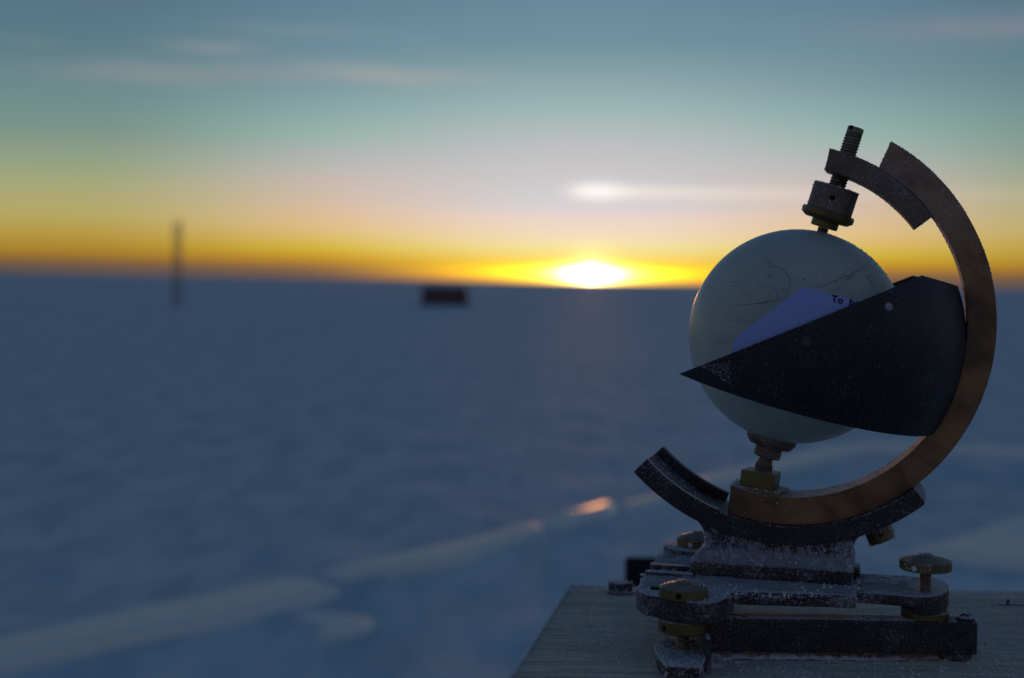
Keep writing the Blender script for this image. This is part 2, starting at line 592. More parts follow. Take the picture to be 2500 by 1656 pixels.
x.put(bp.inputs['Height'], x.m('ADD', x.m('ADD', x.m('MULTIPLY', gr, 1.0), x.m('MULTIPLY', gr2, 0.8)), x.m('MULTIPLY', ff, 0.5)))
x.put(b.inputs['Normal'], bp.outputs[0])
M['wood'] = m

m, x, b = material('wind_packed_snow')
oc = coords(x)
mp = x.n('ShaderNodeMapping')
mp.inputs['Rotation'].default_value = (0, 0, R(-28))
mp.inputs['Scale'].default_value = (2.6, 1.0, 1)
x.put(mp.inputs[0], oc)
n1 = x.noise(mp.outputs[0], 0.55, 6, 0.62, 0.5)
x.put(b.inputs['Base Color'], x.mix(x.ss(n1, 0.3, 0.7), (0.50, 0.63, 0.69), (0.82, 0.85, 0.86)))
b.inputs['Roughness'].default_value = 0.8
b.inputs['Specular IOR Level'].default_value = 0.07
bp = x.n('ShaderNodeBump')
bp.inputs['Strength'].default_value = 0.6
bp.inputs['Distance'].default_value = 0.12
x.put(bp.inputs['Height'], n1)
x.put(b.inputs['Normal'], bp.outputs[0])
M['snow'] = m

m, x, b = material('glazed_snow')
oc = coords(x)
n1 = x.noise(oc, 0.8, 4, 0.6)
x.put(b.inputs['Base Color'], x.mix(x.ss(n1, 0.3, 0.7), (0.97, 0.94, 0.80), (0.98, 0.97, 0.87)))
x.put(b.inputs['Roughness'], x.mr(n1, 0.3, 0.7, 0.40, 0.32))
b.inputs['Specular IOR Level'].default_value = 0.8
M['glaze'] = m
M['dull'] = m.copy()
for q in list(M['dull'].node_tree.links):
    if q.to_socket.name == 'Roughness' and q.to_node.type == 'BSDF_PRINCIPLED':
        M['dull'].node_tree.links.remove(q)
M['dull'].node_tree.nodes['Principled BSDF'].inputs['Roughness'].default_value = 0.6
M['dull'].node_tree.nodes['Principled BSDF'].inputs['Specular IOR Level'].default_value = 0.4


def plain(name, col, rough=0.7, metallic=0.0, var=0.25, scale=8):
    m, x, b = material(name)
    oc = coords(x)
    x.put(b.inputs['Base Color'], x.mix(x.noise(oc, scale, 4), tuple(c * (1 - var) for c in col), tuple(c * (1 + var) for c in col)))
    b.inputs['Roughness'].default_value = rough
    b.inputs['Metallic'].default_value = metallic
    return m


M['hutwall'] = plain('dark_brown_hut_panel', (0.13, 0.09, 0.09))
M['hutroof'] = plain('dark_roof_felt', (0.07, 0.07, 0.078))
M['hutdoor'] = plain('rust_red_door', (0.13, 0.085, 0.075))
M['hutglass'] = plain('dark_window_glass', (0.02, 0.025, 0.03), 0.15)
M['mast'] = plain('grey_galvanised_steel', (0.34, 0.33, 0.29), 0.5, 0.1)
M['postblack'] = metal('black_enamelled_steel', (0.02, 0.022, 0.027), (0.03, 0.03, 0.034), 0.9, 0, 0.1, 0.0, spec=0.0)


# ------------------------------------------------------------------ the snow field
def fbm(x_, y_, s, o=0.0, oct_=3):
    return noise.fractal(Vector((x_ * s, y_ * s, o)), 1.0, 2.0, oct_)


def ground_z(x_, y_):
    r = math.hypot(x_, y_)
    f = 1.0 / (1.0 + (r / 60) ** 2)
    c, s_ = math.cos(R(28)), math.sin(R(28))
    a, b_ = x_ * c + y_ * s_, -x_ * s_ + y_ * c
    z = noise.fractal(Vector((a * 1.0, b_ * 0.5, 1.3)), 0.8, 2.0, 4) * 0.028
    z += noise.noise(Vector((a * 0.05, b_ * 0.05, 7.0))) * 0.05
    return z * f * min(1.0, r / 4)


def swell_z(x_, y_):
    r = math.hypot(x_, y_)
    return noise.noise(Vector(((x_ * math.cos(R(28)) + y_ * math.sin(R(28))) * 0.05, (-x_ * math.sin(R(28)) + y_ * math.cos(R(28))) * 0.05, 7.0))) * 0.05 / (1.0 + (r / 60) ** 2) * min(1.0, r / 4)


def build_ground():
    rs = [0.0] + [1.0 * 1.0175 ** k for k in range(0, 520)]
    rs = [r for r in rs if r < 9000] + [9000]
    na = 300
    vs_, fs = [(0, 0, 0)], []
    for r in rs[1:]:
        for k in range(na):
            t = 2 * math.pi * k / na
            x_, y_ = r * math.sin(t), r * math.cos(t)
            vs_.append((x_, y_, ground_z(x_, y_)))
    for k in range(na):
        fs.append((0, 1 + (k + 1) % na, 1 + k))
    for i in range(len(rs) - 2):
        for k in range(na):
            a = 1 + i * na + k
            b_ = 1 + i * na + (k + 1) % na
            fs.append((a, b_, b_ + na, a + na))
    mb = MB().add(vs_, fs, True)
    o = mb.build('snow_ground', M['snow'], merge=False)
    tag(o, kind='structure')
    return o


build_ground()


def gpt(px, py):
    p = plan(px, py, 3.0)
    return (p.x, p.y)


def slab(name, mat, pts, h=0.05, soft=0.22, tilt=0.04):
    """a low wind-cut drift: flat glazed top with sloping edges, draped on the snow"""
    P = [Vector(gpt(*q)) for q in pts]
    # resample the outline
    n = len(P)
    out = []
    for i in range(n):
        a, b_ = P[i], P[(i + 1) % n]
        k = max(1, int((b_ - a).length / 0.25))
        for j in range(k):
            out.append(a.lerp(b_, j / k))
    x0, x1 = min(p.x for p in out) - 1, max(p.x for p in out) + 1
    y0, y1 = min(p.y for p in out) - 1, max(p.y for p in out) + 1
    step = 0.09 if (x1 - x0) * (y1 - y0) < 250 else 0.13
    nx, ny = int((x1 - x0) / step), int((y1 - y0) / step)
    gx = x0 + np.arange(nx + 1) * step
    gy = y0 + np.arange(ny + 1) * step
    X, Y = np.meshgrid(gx, gy, indexing='ij')
    A = np.array([(p.x, p.y) for p in P])
    B = np.roll(A, -1, axis=0)
    dist = np.full(X.shape, 1e9)
    inside = np.zeros(X.shape, bool)
    for (ax, ay), (bx, by) in zip(A, B):
        dx, dy = bx - ax, by - ay
        L = dx * dx + dy * dy + 1e-9
        t = np.clip(((X - ax) * dx + (Y - ay) * dy) / L, 0, 1)
        dist = np.minimum(dist, np.hypot(X - ax - t * dx, Y - ay - t * dy))
        cond = ((ay > Y) != (by > Y)) & (X < (bx - ax) * (Y - ay) / (by - ay + 1e-12) + ax)
        inside ^= cond
    sd_ = np.where(inside, dist, -dist)
    idx = -np.ones(X.shape, int)
    vs_, fs = [], []
    keep = sd_ > -soft * 0.6
    front = {}
    for i, j in zip(*np.nonzero(inside)):
        front[i] = min(front.get(i, 1e9), Y[i, j])
    for i, j in zip(*np.nonzero(keep)):
        fy = front.get(i, Y[i, j])
        t = min(1, max(0, (sd_[i, j] + soft * 0.3) / soft))
        t = t * t * (3 - 2 * t)
        idx[i, j] = len(vs_)
        vs_.append((X[i, j], Y[i, j], swell_z(X[i, j], Y[i, j]) - 0.03 + t * (h + 0.03 + tilt * max(-0.8, 1.6 - max(0.0, Y[i, j] - fy)))))
    for i in range(nx):
        for j in range(ny):
            q = (idx[i, j], idx[i + 1, j], idx[i + 1, j + 1], idx[i, j + 1])
            if min(q) >= 0:
                fs.append(q)
    o = MB().add(vs_, fs, True).build(name, mat, merge=False)
    tag(o, kind='structure')
    return o


DRIFTS = [
    ([(-300, 1622), (0, 1557), (370, 1476), (713, 1410), (790, 1424), (846, 1446), (739, 1484), (528, 1532), (264, 1586), (0, 1652), (-300, 1720)], 0.03),
    ([(762, 1402), (924, 1365), (1090, 1325), (1250, 1286), (1330, 1270), (1330, 1300), (1250, 1326), (1135, 1374), (990, 1400), (898, 1412), (855, 1426)], 0.03),
    ([(1330, 1273), (1420, 1244), (1480, 1228), (1502, 1230), (1506, 1250), (1480, 1264), (1420, 1272), (1360, 1290)], 0.062),
    ([(1512, 1224), (1640, 1192), (1700, 1180), (1700, 1204), (1600, 1232), (1516, 1252)], 0.0),
    ([(1700, 1165), (1860, 1128), (2000, 1092), (2120, 1080), (2330, 1085), (2600, 1100), (2600, 1128), (2330, 1112), (2120, 1106), (2000, 1135), (1860, 1165), (1700, 1200)], 0.035),
    ([(700, 1498), (800, 1500), (930, 1518), (900, 1545), (845, 1558), (755, 1564), (795, 1531)], 0.03),
    ([(2200, 1348), (2330, 1310), (2450, 1262), (2700, 1225), (2900, 1460), (2600, 1400), (2400, 1378)], 0.035)]
for pts_, tilt_ in DRIFTS:
    slab('snow_drift_edge', M['glaze' if tilt_ > 0.06 else 'dull'], pts_, 0.035, tilt=tilt_)


# ------------------------------------------------------------------ far mast and hut
def build_mast():
    b0 = at(432, 748, 141)
    root = empty('lattice_mast', (b0.x, b0.y, 0))
    tag(root, 'tall thin grey lattice mast standing on the snow at the left, reaching above the horizon', 'mast')
    Hm, s = 8.8, 0.85
    legs = [Vector((s * math.cos(a) / 1.73, s * math.sin(a) / 1.73, 0)) for a in (R(90), R(210), R(330))]
    for L in legs:
        MB().tube(L, L + Vector((0, 0, Hm)), 0.045).build('leg', M['mast'], root)
    br = MB()
    k = 0
    z = 0.1
    while z < Hm - 0.5:
        for i in range(3):
            a, b_ = legs[i], legs[(i + 1) % 3]
            br.tube(a + Vector((0, 0, z)), b_ + Vector((0, 0, z + 0.55)), 0.03, 5)
            br.tube(a + Vector((0, 0, z)), b_ + Vector((0, 0, z)), 0.03, 5)
        z += 0.55
    tag(br.build('bracing', M['mast'], root), kind='stuff')
    MB().box((-0.6, -0.6, -0.1), (0.6, 0.6, 0.12)).build('base_plate', M['mast'], root)


def build_hut():
    b0 = plan(1085, 747, 3.0)
    d = b0.y
    root = empty('field_hut', (b0.x, b0.y, 0))
    tag(root, 'dark brown low field hut standing alone on the snow left of the sun', 'hut')
    W_, Hh, D_ = 113 * d / FPX, 47 * d / FPX, 3.0
    h0 = 0.35
    wall = MB().box((-W_ / 2, 0, h0), (W_ / 2, D_, Hh - 0.25)).build('wall', M['hutwall'], root, 0.03)
    pts = [(-W_ / 2 - 0.08, Hh - 0.27), (-W_ / 2 + 0.35, Hh), (W_ / 2 - 0.8, Hh), (W_ / 2 + 0.08, Hh - 0.27)]
    vs_ = [(p[0], y, p[1]) for y in (-0.1, D_ + 0.1) for p in pts]
    MB().add(vs_, [(0, 1, 2, 3), (7, 6, 5, 4), (0, 4, 5, 1), (1, 5, 6, 2), (2, 6, 7, 3), (0, 3, 7, 4)]).build('roof', M['hutroof'], root)
    dr = MB().box((0.2, -0.06, h0 + 0.05), (1.0, -0.003, Hh - 0.4)).build('door', M['hutdoor'], root)
    MB().box((0.85, -0.10, h0 + 0.8), (0.92, -0.062, h0 + 0.9)).build('handle', M['mast'], dr)
    for xw in (-W_ / 2 + 0.5, -W_ / 2 + 1.6, W_ / 2 - 1.4):
        w_ = MB().box((xw, -0.05, h0 + 0.75), (xw + 0.7, -0.003, h0 + 1.3)).build('window', M['hutroof'], root)
        MB().box((xw + 0.07, -0.07, h0 + 0.82), (xw + 0.63, -0.052, h0 + 1.23)).build('pane', M['hutglass'], w_)
    for y in (0.3, D_ - 0.3):
        MB().box((-W_ / 2 - 0.2, y - 0.12, -0.05), (W_ / 2 + 0.2, y + 0.12, h0 - 0.002)).build('skid', M['hutroof'], root)


build_mast()
build_hut()

# ------------------------------------------------------------------ frost and snow scattering
OCTV = [Vector(v) for v in ((1, 0, 0), (-1, 0, 0), (0, 1, 0), (0, -1, 0), (0, 0, 1), (0, 0, -1))]
OCTF = [(0, 2, 4), (2, 1, 4), (1, 3, 4), (3, 0, 4), (2, 0, 5), (1, 2, 5), (3, 1, 5), (0, 3, 5)]


def crystals(pts, rnd):
    """pts: (position, normal, size) -> mesh of small ragged crystals"""
    mb = MB()
    for p, n, s in pts:
        ax = Vector((rnd.gauss(0, 1), rnd.gauss(0, 1), rnd.gauss(0, 1))).normalized()
        q = Matrix.Rotation(rnd.uniform(0, 6.28), 3, ax)
        sc = Vector((rnd.uniform(0.5, 1.3), rnd.uniform(0.4, 1.0), rnd.uniform(0.6, 1.6)))
        vs_ = [p + n * s * 0.25 + q @ Vector((v.x * sc.x, v.y * sc.y, v.z * sc.z)) * s * rnd.uniform(0.7, 1.2) for v in OCTV]
        mb.add(vs_, OCTF)
    return mb


def sample(o, count, rnd, weight):
    """random points on an object's faces: (p, n) in the object's own coordinates"""
    me = o.data
    tris, wts = [], []
    for p in me.polygons:
        vs_ = [me.vertices[i].co for i in p.vertices]
        for k in range(1, len(vs_) - 1):
            a, b_, c = vs_[0], vs_[k], vs_[k + 1]
            ar = (b_ - a).cross(c - a).length / 2
            w = ar * weight((a + b_ + c) / 3, p.normal)
            if w > 0:
                tris.append((a, b_, c, p.normal))
                wts.append(w)
    out = []
    if not tris:
        return out
    for (a, b_, c, n) in rnd.choices(tris, wts, k=count):
        r1, r2 = math.sqrt(rnd.random()), rnd.random()
        out.append((a * (1 - r1) + b_ * (r1 * (1 - r2)) + c * (r1 * r2), n))
    return out


def edge_sample(o, count, rnd, weight):
    """points along the sharp edges of an object"""
    bm = bmesh.new()
    bm.from_mesh(o.data)
    E_, wts = [], []
    for e in bm.edges:
        if len(e.link_faces) == 2 and e.calc_face_angle(0) > 0.5:
            n = (e.link_faces[0].normal + e.link_faces[1].normal).normalized()
            w = e.calc_length() * weight((e.verts[0].co + e.verts[1].co) / 2, n)
            if w > 0:
                E_.append((e.verts[0].co.copy(), e.verts[1].co.copy(), n))
                wts.append(w)
    bm.free()
    if not E_:
        return []
    return [(a.lerp(b_, rnd.random()), n) for a, b_, n in rnd.choices(E_, wts, k=count)]


def frost_on(o, n_face, n_edge, size, parent, seed=1, wf=None, we=None, clump=0.35):
    rnd = random.Random(seed)
    wf = wf or (lambda p, n: max(0.05, n.z + 0.25))
    we = we or (lambda p, n: 1.0 + n.z)
    pts = []
    for (p, n) in sample(o, n_face, rnd, wf) + edge_sample(o, n_edge, rnd, we):
        # keep the frost patchy
        if noise.noise(p * 70) < rnd.uniform(-0.5, 0.25):
            continue
        s = size * (0.35 + rnd.random() ** 2.5 * 1.1)
        pts.append((p, n, s))
        if rnd.random() < clump * 0.5:
            t = Vector((rnd.gauss(0, 1), rnd.gauss(0, 1), rnd.gauss(0, 1)))
            t = (t - n * t.dot(n)) * s * 0.9
            for _ in range(2):
                pts.append((p + t * rnd.random() + n * s * rnd.random(), n, s * 0.7))
    f = crystals(pts, rnd).build('frost', M['frost'], parent, merge=False, off=o.location if parent != o else (0, 0, 0))
    tag(f, kind='stuff')
    return f


def snow_patch(parent, off, poly, z, amp, bias, scale, step=0.0006, seed=0.0, name='snow_crust', zfun=None, edge=0.003, mat='crust'):
    """lumpy crust of snow on a level face: heightfield that shows only where it rises above the face"""
    A = np.array([(p[0], p[1]) for p in poly])
    B = np.roll(A, -1, axis=0)
    x0, y0 = A.min(0)
    x1, y1 = A.max(0)
    nx, ny = int((x1 - x0) / step) + 1, int((y1 - y0) / step) + 1
    X, Y = np.meshgrid(x0 + np.arange(nx + 1) * step, y0 + np.arange(ny + 1) * step, indexing='ij')
    dist = np.full(X.shape, 1e9)
    inside = np.zeros(X.shape, bool)
    for (ax, ay), (bx, by) in zip(A, B):
        dx, dy = bx - ax, by - ay
        t = np.clip(((X - ax) * dx + (Y - ay) * dy) / (dx * dx + dy * dy + 1e-12), 0, 1)
        dist = np.minimum(dist, np.hypot(X - ax - t * dx, Y - ay - t * dy))
        inside ^= ((ay > Y) != (by > Y)) & (X < (bx - ax) * (Y - ay) / (by - ay + 1e-15) + ax)
    idx = -np.ones(X.shape, int)
    vs_, hs, fs = [], [], []
    for i, j in zip(*np.nonzero(inside)):
        x_, y_ = X[i, j], Y[i, j]
        big = noise.noise(Vector((x_ * scale * 0.25, y_ * scale * 0.25, seed + 5)))
        h = noise.fractal(Vector((x_ * scale, y_ * scale, seed)), 0.7, 2.1, 4)
        h = (h * 0.6 + big * 0.7 + bias) * amp * min(1.0, dist[i, j] / edge + 0.25)
        h = min(h, amp * 2.2)
        idx[i, j] = len(vs_)
        zz = zfun(x_, y_) if zfun else z
        vs_.append((x_, y_, zz + max(h, -0.0004)))
        hs.append(h)
    for i in range(nx):
        for j in range(ny):
            q = (idx[i, j], idx[i + 1, j], idx[i + 1, j + 1], idx[i, j + 1])
            if min(q) >= 0 and max(hs[k] for k in q) > 0:
                fs.append(q)
    if not fs:
        return None
    o = MB().add(vs_, fs, True).build(name, M[mat], parent, merge=False, off=off)
    tag(o, kind='stuff')
    return o


# ------------------------------------------------------------------ the board
bz = CAM.z - HB
bl0, bl1 = plan(1395, 1430, HB), plan(1250, 1656, HB)
bd = (bl1 - bl0) / (bl0.y - bl1.y)
yb = bl0.y
front_l = bl0 + bd * (yb - 0.36)
board = empty('wooden_stand', (0.25, 0.58, 0))
tag(board, 'weathered frosty wooden board on a post, carrying the sunshine recorder', 'stand')
rnd = random.Random(3)
edge_pts = []
for i in range(41):                       # ragged sawn left end
    p = bl0.lerp(front_l, i / 40)
    edge_pts.append((p.x + rnd.uniform(-0.0006, 0.0006), p.y))
outline = edge_pts + [(0.52, 0.36), (0.52, yb)]
OFFB = Vector((0.25, 0.58, 0))
ol = [(p[0] - OFFB.x, p[1] - OFFB.y) for p in outline]
plank = MB().prism(ol, bz - 0.021, bz).build('plank', M['wood'], board, 0.0009)
MB().box((-0.045, -0.045, -0.1), (0.045, 0.045, bz - 0.0215)).build('post', M['wood'], board, 0.002)
MB().box((-0.02, -0.17, bz - 0.07), (0.02, 0.15, bz - 0.0215), Matrix.Translation((0.066, 0, 0))).build('brace', M['wood'], board, 0.002)
# square bolt near the back edge, left of the instrument
bp_ = plan(1516, 1451, HB) - OFFB
bo = MB().box((-0.0049, -0.0045, 0), (0.0049, 0.0045, 0.0056), Matrix.Rotation(0.5, 4, 'Z')).build('bolt_head', M['frostblack'], board, 0.0011, (bp_.x, bp_.y + 0.004, bz))
MB().lathe([(0.0072, 0), (0.0072, 0.0009)], (0, 0, 0.0), seg=24).build('washer', M['frostblack'], bo, off=(0, 0, 0.0001))
frost_on(bo, 160, 120, 0.00045, bo, 5).location = (0, 0, 0)
# bent nail and the split it stands in, right back of the board
npt = plan(2460, 1478, HB) - OFFB
nl = MB().lathe([(0.0009, -0.002), (0.0007, 0.0018), (0.0005, 0.0030)], (0, 0, 0), (0.1, 0, 1), 10).build('nail', M['black'], board, off=(npt.x, npt.y, bz))
sp_pts = [(-0.0085, 0.0), (-0.003, 0.0007), (0.002, 0.0009), (0.007, 0.0006), (0.010, 0.0), (0.005, -0.0005), (-0.002, -0.0006)]
MB().prism(sp_pts, -0.0003, 0.0003).build('split', M['hole'], board, off=(npt.x, npt.y, bz))

# grit of frost on the board
rnd = random.Random(11)
pts = []
up = Vector((0, 0, 1))
for _ in range(34000):
    x_ = rnd.uniform(0.0, 0.34)
    y_ = rnd.uniform(0.54, yb)
    xl = bl0.x + (bl0.y - y_) * bd.x
    if x_ < xl + 0.001:
        continue
    dens = 0.30 + 0.60 * noise.noise(Vector((x_ * 40, y_ * 110, 0))) + (0.40 if x_ > 0.195 else 0) + (0.22 if y_ < 0.607 and x_ > 0.09 else 0)
    if rnd.random() > dens:
        continue
    s = 0.00017 + 0.00055 * rnd.random() ** 4
    pts.append((Vector((x_ - OFFB.x, y_ - OFFB.y, bz)), up, s))
    if rnd.random() < 0.03:
        for _k in range(7):
            pts.append((Vector((x_ - OFFB.x + rnd.gauss(0, 0.0007), y_ - OFFB.y + rnd.gauss(0, 0.0005), bz + rnd.random() * 0.0004)), up, rnd.uniform(0.0003, 0.0006)))
for _ in range(4200):                     # frost along the left edge and the back edge
    if rnd.random() < 0.72:
        t = rnd.random()
        p = bl0.lerp(bl1 + (bl1 - bl0) * 0.4, t)
        q = Vector((p.x - OFFB.x + rnd.gauss(0, 0.0004), p.y - OFFB.y, bz + rnd.gauss(-0.0004, 0.0006)))
    else:
        q = Vector((rnd.uniform(bl0.x, 0.36) - OFFB.x, yb - OFFB.y + rnd.gauss(0, 0.0004), bz + rnd.gauss(0, 0.0003)))
    pts.append((q, up, rnd.uniform(0.0002, 0.0006)))
tag(crystals(pts, rnd).build('frost', M['frost'], board, merge=False), kind='stuff')


def bpoly(*px):
    return [((plan(a, b_, HB) - OFFB).x, (plan(a, b_, HB) - OFFB).y) for a, b_ in px]


snow_patch(board, (0, 0, 0), bpoly((1722, 1592), (1900, 1590), (2100, 1592), (2290, 1597), (2300, 1612), (2150, 1616), (1900, 1614), (1795, 1612), (1760, 1636), (1715, 1640)), bz, 0.0022, 0.40, 190, 0.0004, 2.0, mat='drift')
0 and snow_patch(board, (0, 0, 0), bpoly((1800, 1616), (2100, 1618), (2100, 1656), (1800, 1656)), bz, 0.0010, -0.12, 330, 0.0005, 9.0)
0 and snow_patch(board, (0, 0, 0), bpoly((2395, 1540), (2560, 1500), (2700, 1660), (2395, 1660)), bz, 0.0008, 0.0, 300, 0.0007, 4.0)
0 and snow_patch(board, (0, 0, 0), bpoly((1410, 1440), (1560, 1440), (1600, 1656), (1270, 1656)), bz, 0.0007, -0.34, 260, 0.0007, 6.0)

# black post behind the board
pb = at(1533, 1378, 1.4)
ph = pb.z
bpost = empty('equipment_post', (pb.x + 0.055, 1.42, 0))
tag(bpost, 'blurred black square post standing in the snow behind the wooden board', 'post')
MB().box((-0.055, -0.02, -0.1), (0.055, 0.02, ph)).build('post_body', M['postblack'], bpost, 0.003)

# ------------------------------------------------------------------ the sunshine recorder
root = empty('sunshine_recorder', (O.x, O.y, bz), -PSI)
tag(root, 'frosted glass ball in a bronze arc on a black levelling base, standing on the board', 'sunshine recorder')
DZ = (0, 0, O.z - bz)


def part(mb, name, mat, parent=None, bevel=0.0, **kw):
    if parent is None:
        return mb.build(name, mat, root, bevel, DZ, **kw)
    return mb.build(name, mat, parent, bevel, (0, 0, 0), **kw)


RS = 0.0492
# ball
mb = MB()
prof = [(RS * math.sin(math.pi * k / 64), -RS * math.cos(math.pi * k / 64)) for k in range(1, 64)]
ball = part(mb.lathe(prof, seg=128), 'glass_ball', M['glass'])
for p in ball.data.polygons:
    p.use_smooth = True


def hit(px, py, rad):
    """near side of a sphere of radius rad about the ball's centre, local coordinates"""
    d = ray(px, py)
    c = CAM - O
    a, b_, cc = d.dot(d), 2 * d.dot(c), c.dot(c) - rad * rad
    D = b_ * b_ - 4 * a * cc
    t = (-b_ - math.sqrt(max(D, 0))) / 2 / a
    return toloc(CAM + d * t)


def scratch_strip(mb, pts, w, rad=RS + 0.00004):
    P = []
    for i in range(len(pts) - 1):
        a, b_ = Vector(pts[i]), Vector(pts[i + 1])
        k = max(2, int((b_ - a).length / 25))
        for j in range(k + (1 if i == len(pts) - 2 else 0)):
            q = a.lerp(b_, j / k)
            P.append(hit(q[0], q[1], rad))
    vs_, fs = [], []
    n = len(P)
    for i, p in enumerate(P):
        t = (P[min(i + 1, n - 1)] - P[max(i - 1, 0)]).normalized()
        s = p.normalized().cross(t).normalized()
        ww = w * (0.25 + 0.75 * math.sin(math.pi * min(1, max(0.0, (i + 0.3) / (n - 0.4))))) / 2 * random.uniform(0.6, 1.3)
        for sg in (-1, 1):
            q = p + s * ww * sg
            vs_.append(q.normalized() * rad)
    for i in range(n - 1):
        fs.append((2 * i, 2 * i + 1, 2 * i + 3, 2 * i + 2))
    mb.add(vs_, fs)


def rg2(*pts):
    return [(1640 + a / 2.8, 540 + b_ / 2.8) for a, b_ in pts]


sc = MB()
for pts, w in (
        (rg2((400, 577), (500, 573), (600, 563), (700, 549), (775, 535)), 0.00035), (rg2((470, 576), (600, 560), (690, 540), (790, 520)), 0.00025),
        (rg2((980, 455), (1060, 432), (1120, 408), (1240, 350), (1325, 308)), 0.0003), (rg2((1000, 450), (1130, 408), (1200, 375), (1285, 340)), 0.00025),
        (rg2((1075, 485), (1140, 450), (1200, 400), (1255, 345), (1310, 320)), 0.0003),
        (rg2((640, 270), (690, 305), (760, 330), (800, 375), (812, 420), (800, 470)), 0.00026), (rg2((650, 290), (670, 320), (700, 318)), 0.0003),
        (rg2((665, 480), (664, 505)), 0.0003), (rg2((715, 475), (718, 525)), 0.00025), (rg2((765, 460), (772, 492)), 0.0003), (rg2((785, 460), (798, 492)), 0.0003),
        (rg2((755, 465), (760, 488)), 0.00025), (rg2((890, 385), (905, 400), (925, 408)), 0.0004), (rg2((645, 385), (668, 370), (690, 362)), 0.0003), (rg2((655, 365), (672, 390)), 0.0003),
        (rg2((985, 345), (1000, 375)), 0.0002), (rg2((1325, 370), (1350, 400), (1370, 440)), 0.0004), (rg2((1335, 365), (1385, 380), (1400, 440)), 0.0003),
        (rg2((1345, 390), (1390, 445)), 0.0004), (rg2((1340, 380), (1365, 372)), 0.0005), (rg2((480, 570), (490, 582)), 0.0003)):
    scratch_strip(sc, pts, w)
part(sc, 'scratches', M['scratch'], ball, merge=False)['kind'] = 'stuff'
sc = MB()
rs = random.Random(21)
for pts, w in ((rg2((600, 230), (660, 275), (690, 310)), 0.0002), (rg2((830, 380), (860, 430), (885, 465)), 0.0002), (rg2((900, 255), (930, 280), (960, 290)), 0.0002),
               (rg2((940, 230), (985, 250)), 0.0002), (rg2((430, 390), (455, 340), (500, 300)), 0.00025), (rg2((1165, 460), (1200, 485), (1235, 515)), 0.00025), (rg2((1060, 365), (1110, 335)), 0.00025),
               (rg2((360, 675), (480, 685), (560, 700)), 0.0002), (rg2((390, 580), (400, 610)), 0.0003), (rg2((280, 800), (400, 812), (470, 830)), 0.0002)):
    scratch_strip(sc, pts, w)
for _ in range(46):                       # rubbed, nearly parallel hairlines
    cx, cy = rs.choice(((330, 810), (520, 640), (800, 1370), (1000, 1380), (1150, 380), (700, 430), (450, 450), (1320, 430), (620, 1290)))
    cx += rs.gauss(0, 70)
    cy += rs.gauss(0, 35)
    L, a = rs.uniform(25, 110), rs.gauss(0.08, 0.35)
    if (cx - 851) ** 2 + (cy - 787) ** 2 < 620 ** 2:
        scratch_strip(sc, rg2((cx - L * math.cos(a), cy - L * math.sin(a)), (cx, cy + rs.gauss(0, 3)), (cx + L * math.cos(a), cy + L * math.sin(a))), rs.uniform(0.0001, 0.0002))
part(sc, 'faint_scratches', M['scratchfaint'], ball, merge=False)['kind'] = 'stuff'

# bronze arc (circle centre measured on its front face)
RC = loc(1925, 783, -0.012)
rc = (RC.x, RC.z)
RO, RI = 0.0925, 0.0800
arcp = part(MB().arc(rc, RI, RO, 60.0, -108.6, -0.012, 0.012, 150, 0.8, 1.6), 'bronze_arc', M['copper'], bevel=0.0004)
arcp.data.materials.append(M['rimfrost'])
for p in arcp.data.polygons:
    q = Vector((p.center.x - rc[0], 0, p.center.z - rc[1]))
    if p.normal.dot(q.normalized()) < -0.7:
        p.material_index = 1
armp = part(MB().arc(rc, 0.0700, RI - 0.00015, 77.2, 36.8, -0.0112, 0.0112, 40), 'ball_support_arm', M['bronzefrost'], bevel=0.0004)
# frosted upper end of the arc is its own casting colour: frost crust strip of crystals is scattered later

# cradle under the arc
CO = 0.1008
cr = MB().arc(rc, RO + 0.0002, CO, -135.0, -51.8, -0.0175, 0.0175, 90)
cradle = part(cr, 'cradle', M['black'], bevel=0.0004)
part(MB().arc(rc, RO - 0.0042, RO + 0.0002, -135.0, -109.5, 0.0125, 0.0174, 30), 'cradle_back_rail', M['black'], bevel=0.0003)
part(MB().arc(rc, RO - 0.0006, RO + 0.0003, -135.0, -109.0, -0.0174, -0.0158, 30), 'cradle_front_lip', M['black'], bevel=0.0002)

# pedestal: concave casting between cradle and block
zb0 = loc(1686, 1366, -0.023).z
zb1 = loc(2080, 1402, -0.023).z
ztop_block = (zb0 + zb1) / 2
uL = [(0, 1686), (0.10, 1694), (0.22, 1708), (0.36, 1719), (0.52, 1724), (0.7, 1721), (0.86, 1712), (1.0, 1698)]
uR = [(0, 2080), (0.10, 2079), (0.22, 2077), (0.36, 2076), (0.52, 2077), (0.7, 2082), (0.86, 2092), (1.0, 2108)]


def interp(tab, t):
    for (a, va), (b_, vb) in zip(tab, tab[1:]):
        if t <= b_:
            return va + (vb - va) * (t - a) / (b_ - a)
    return tab[-1][1]


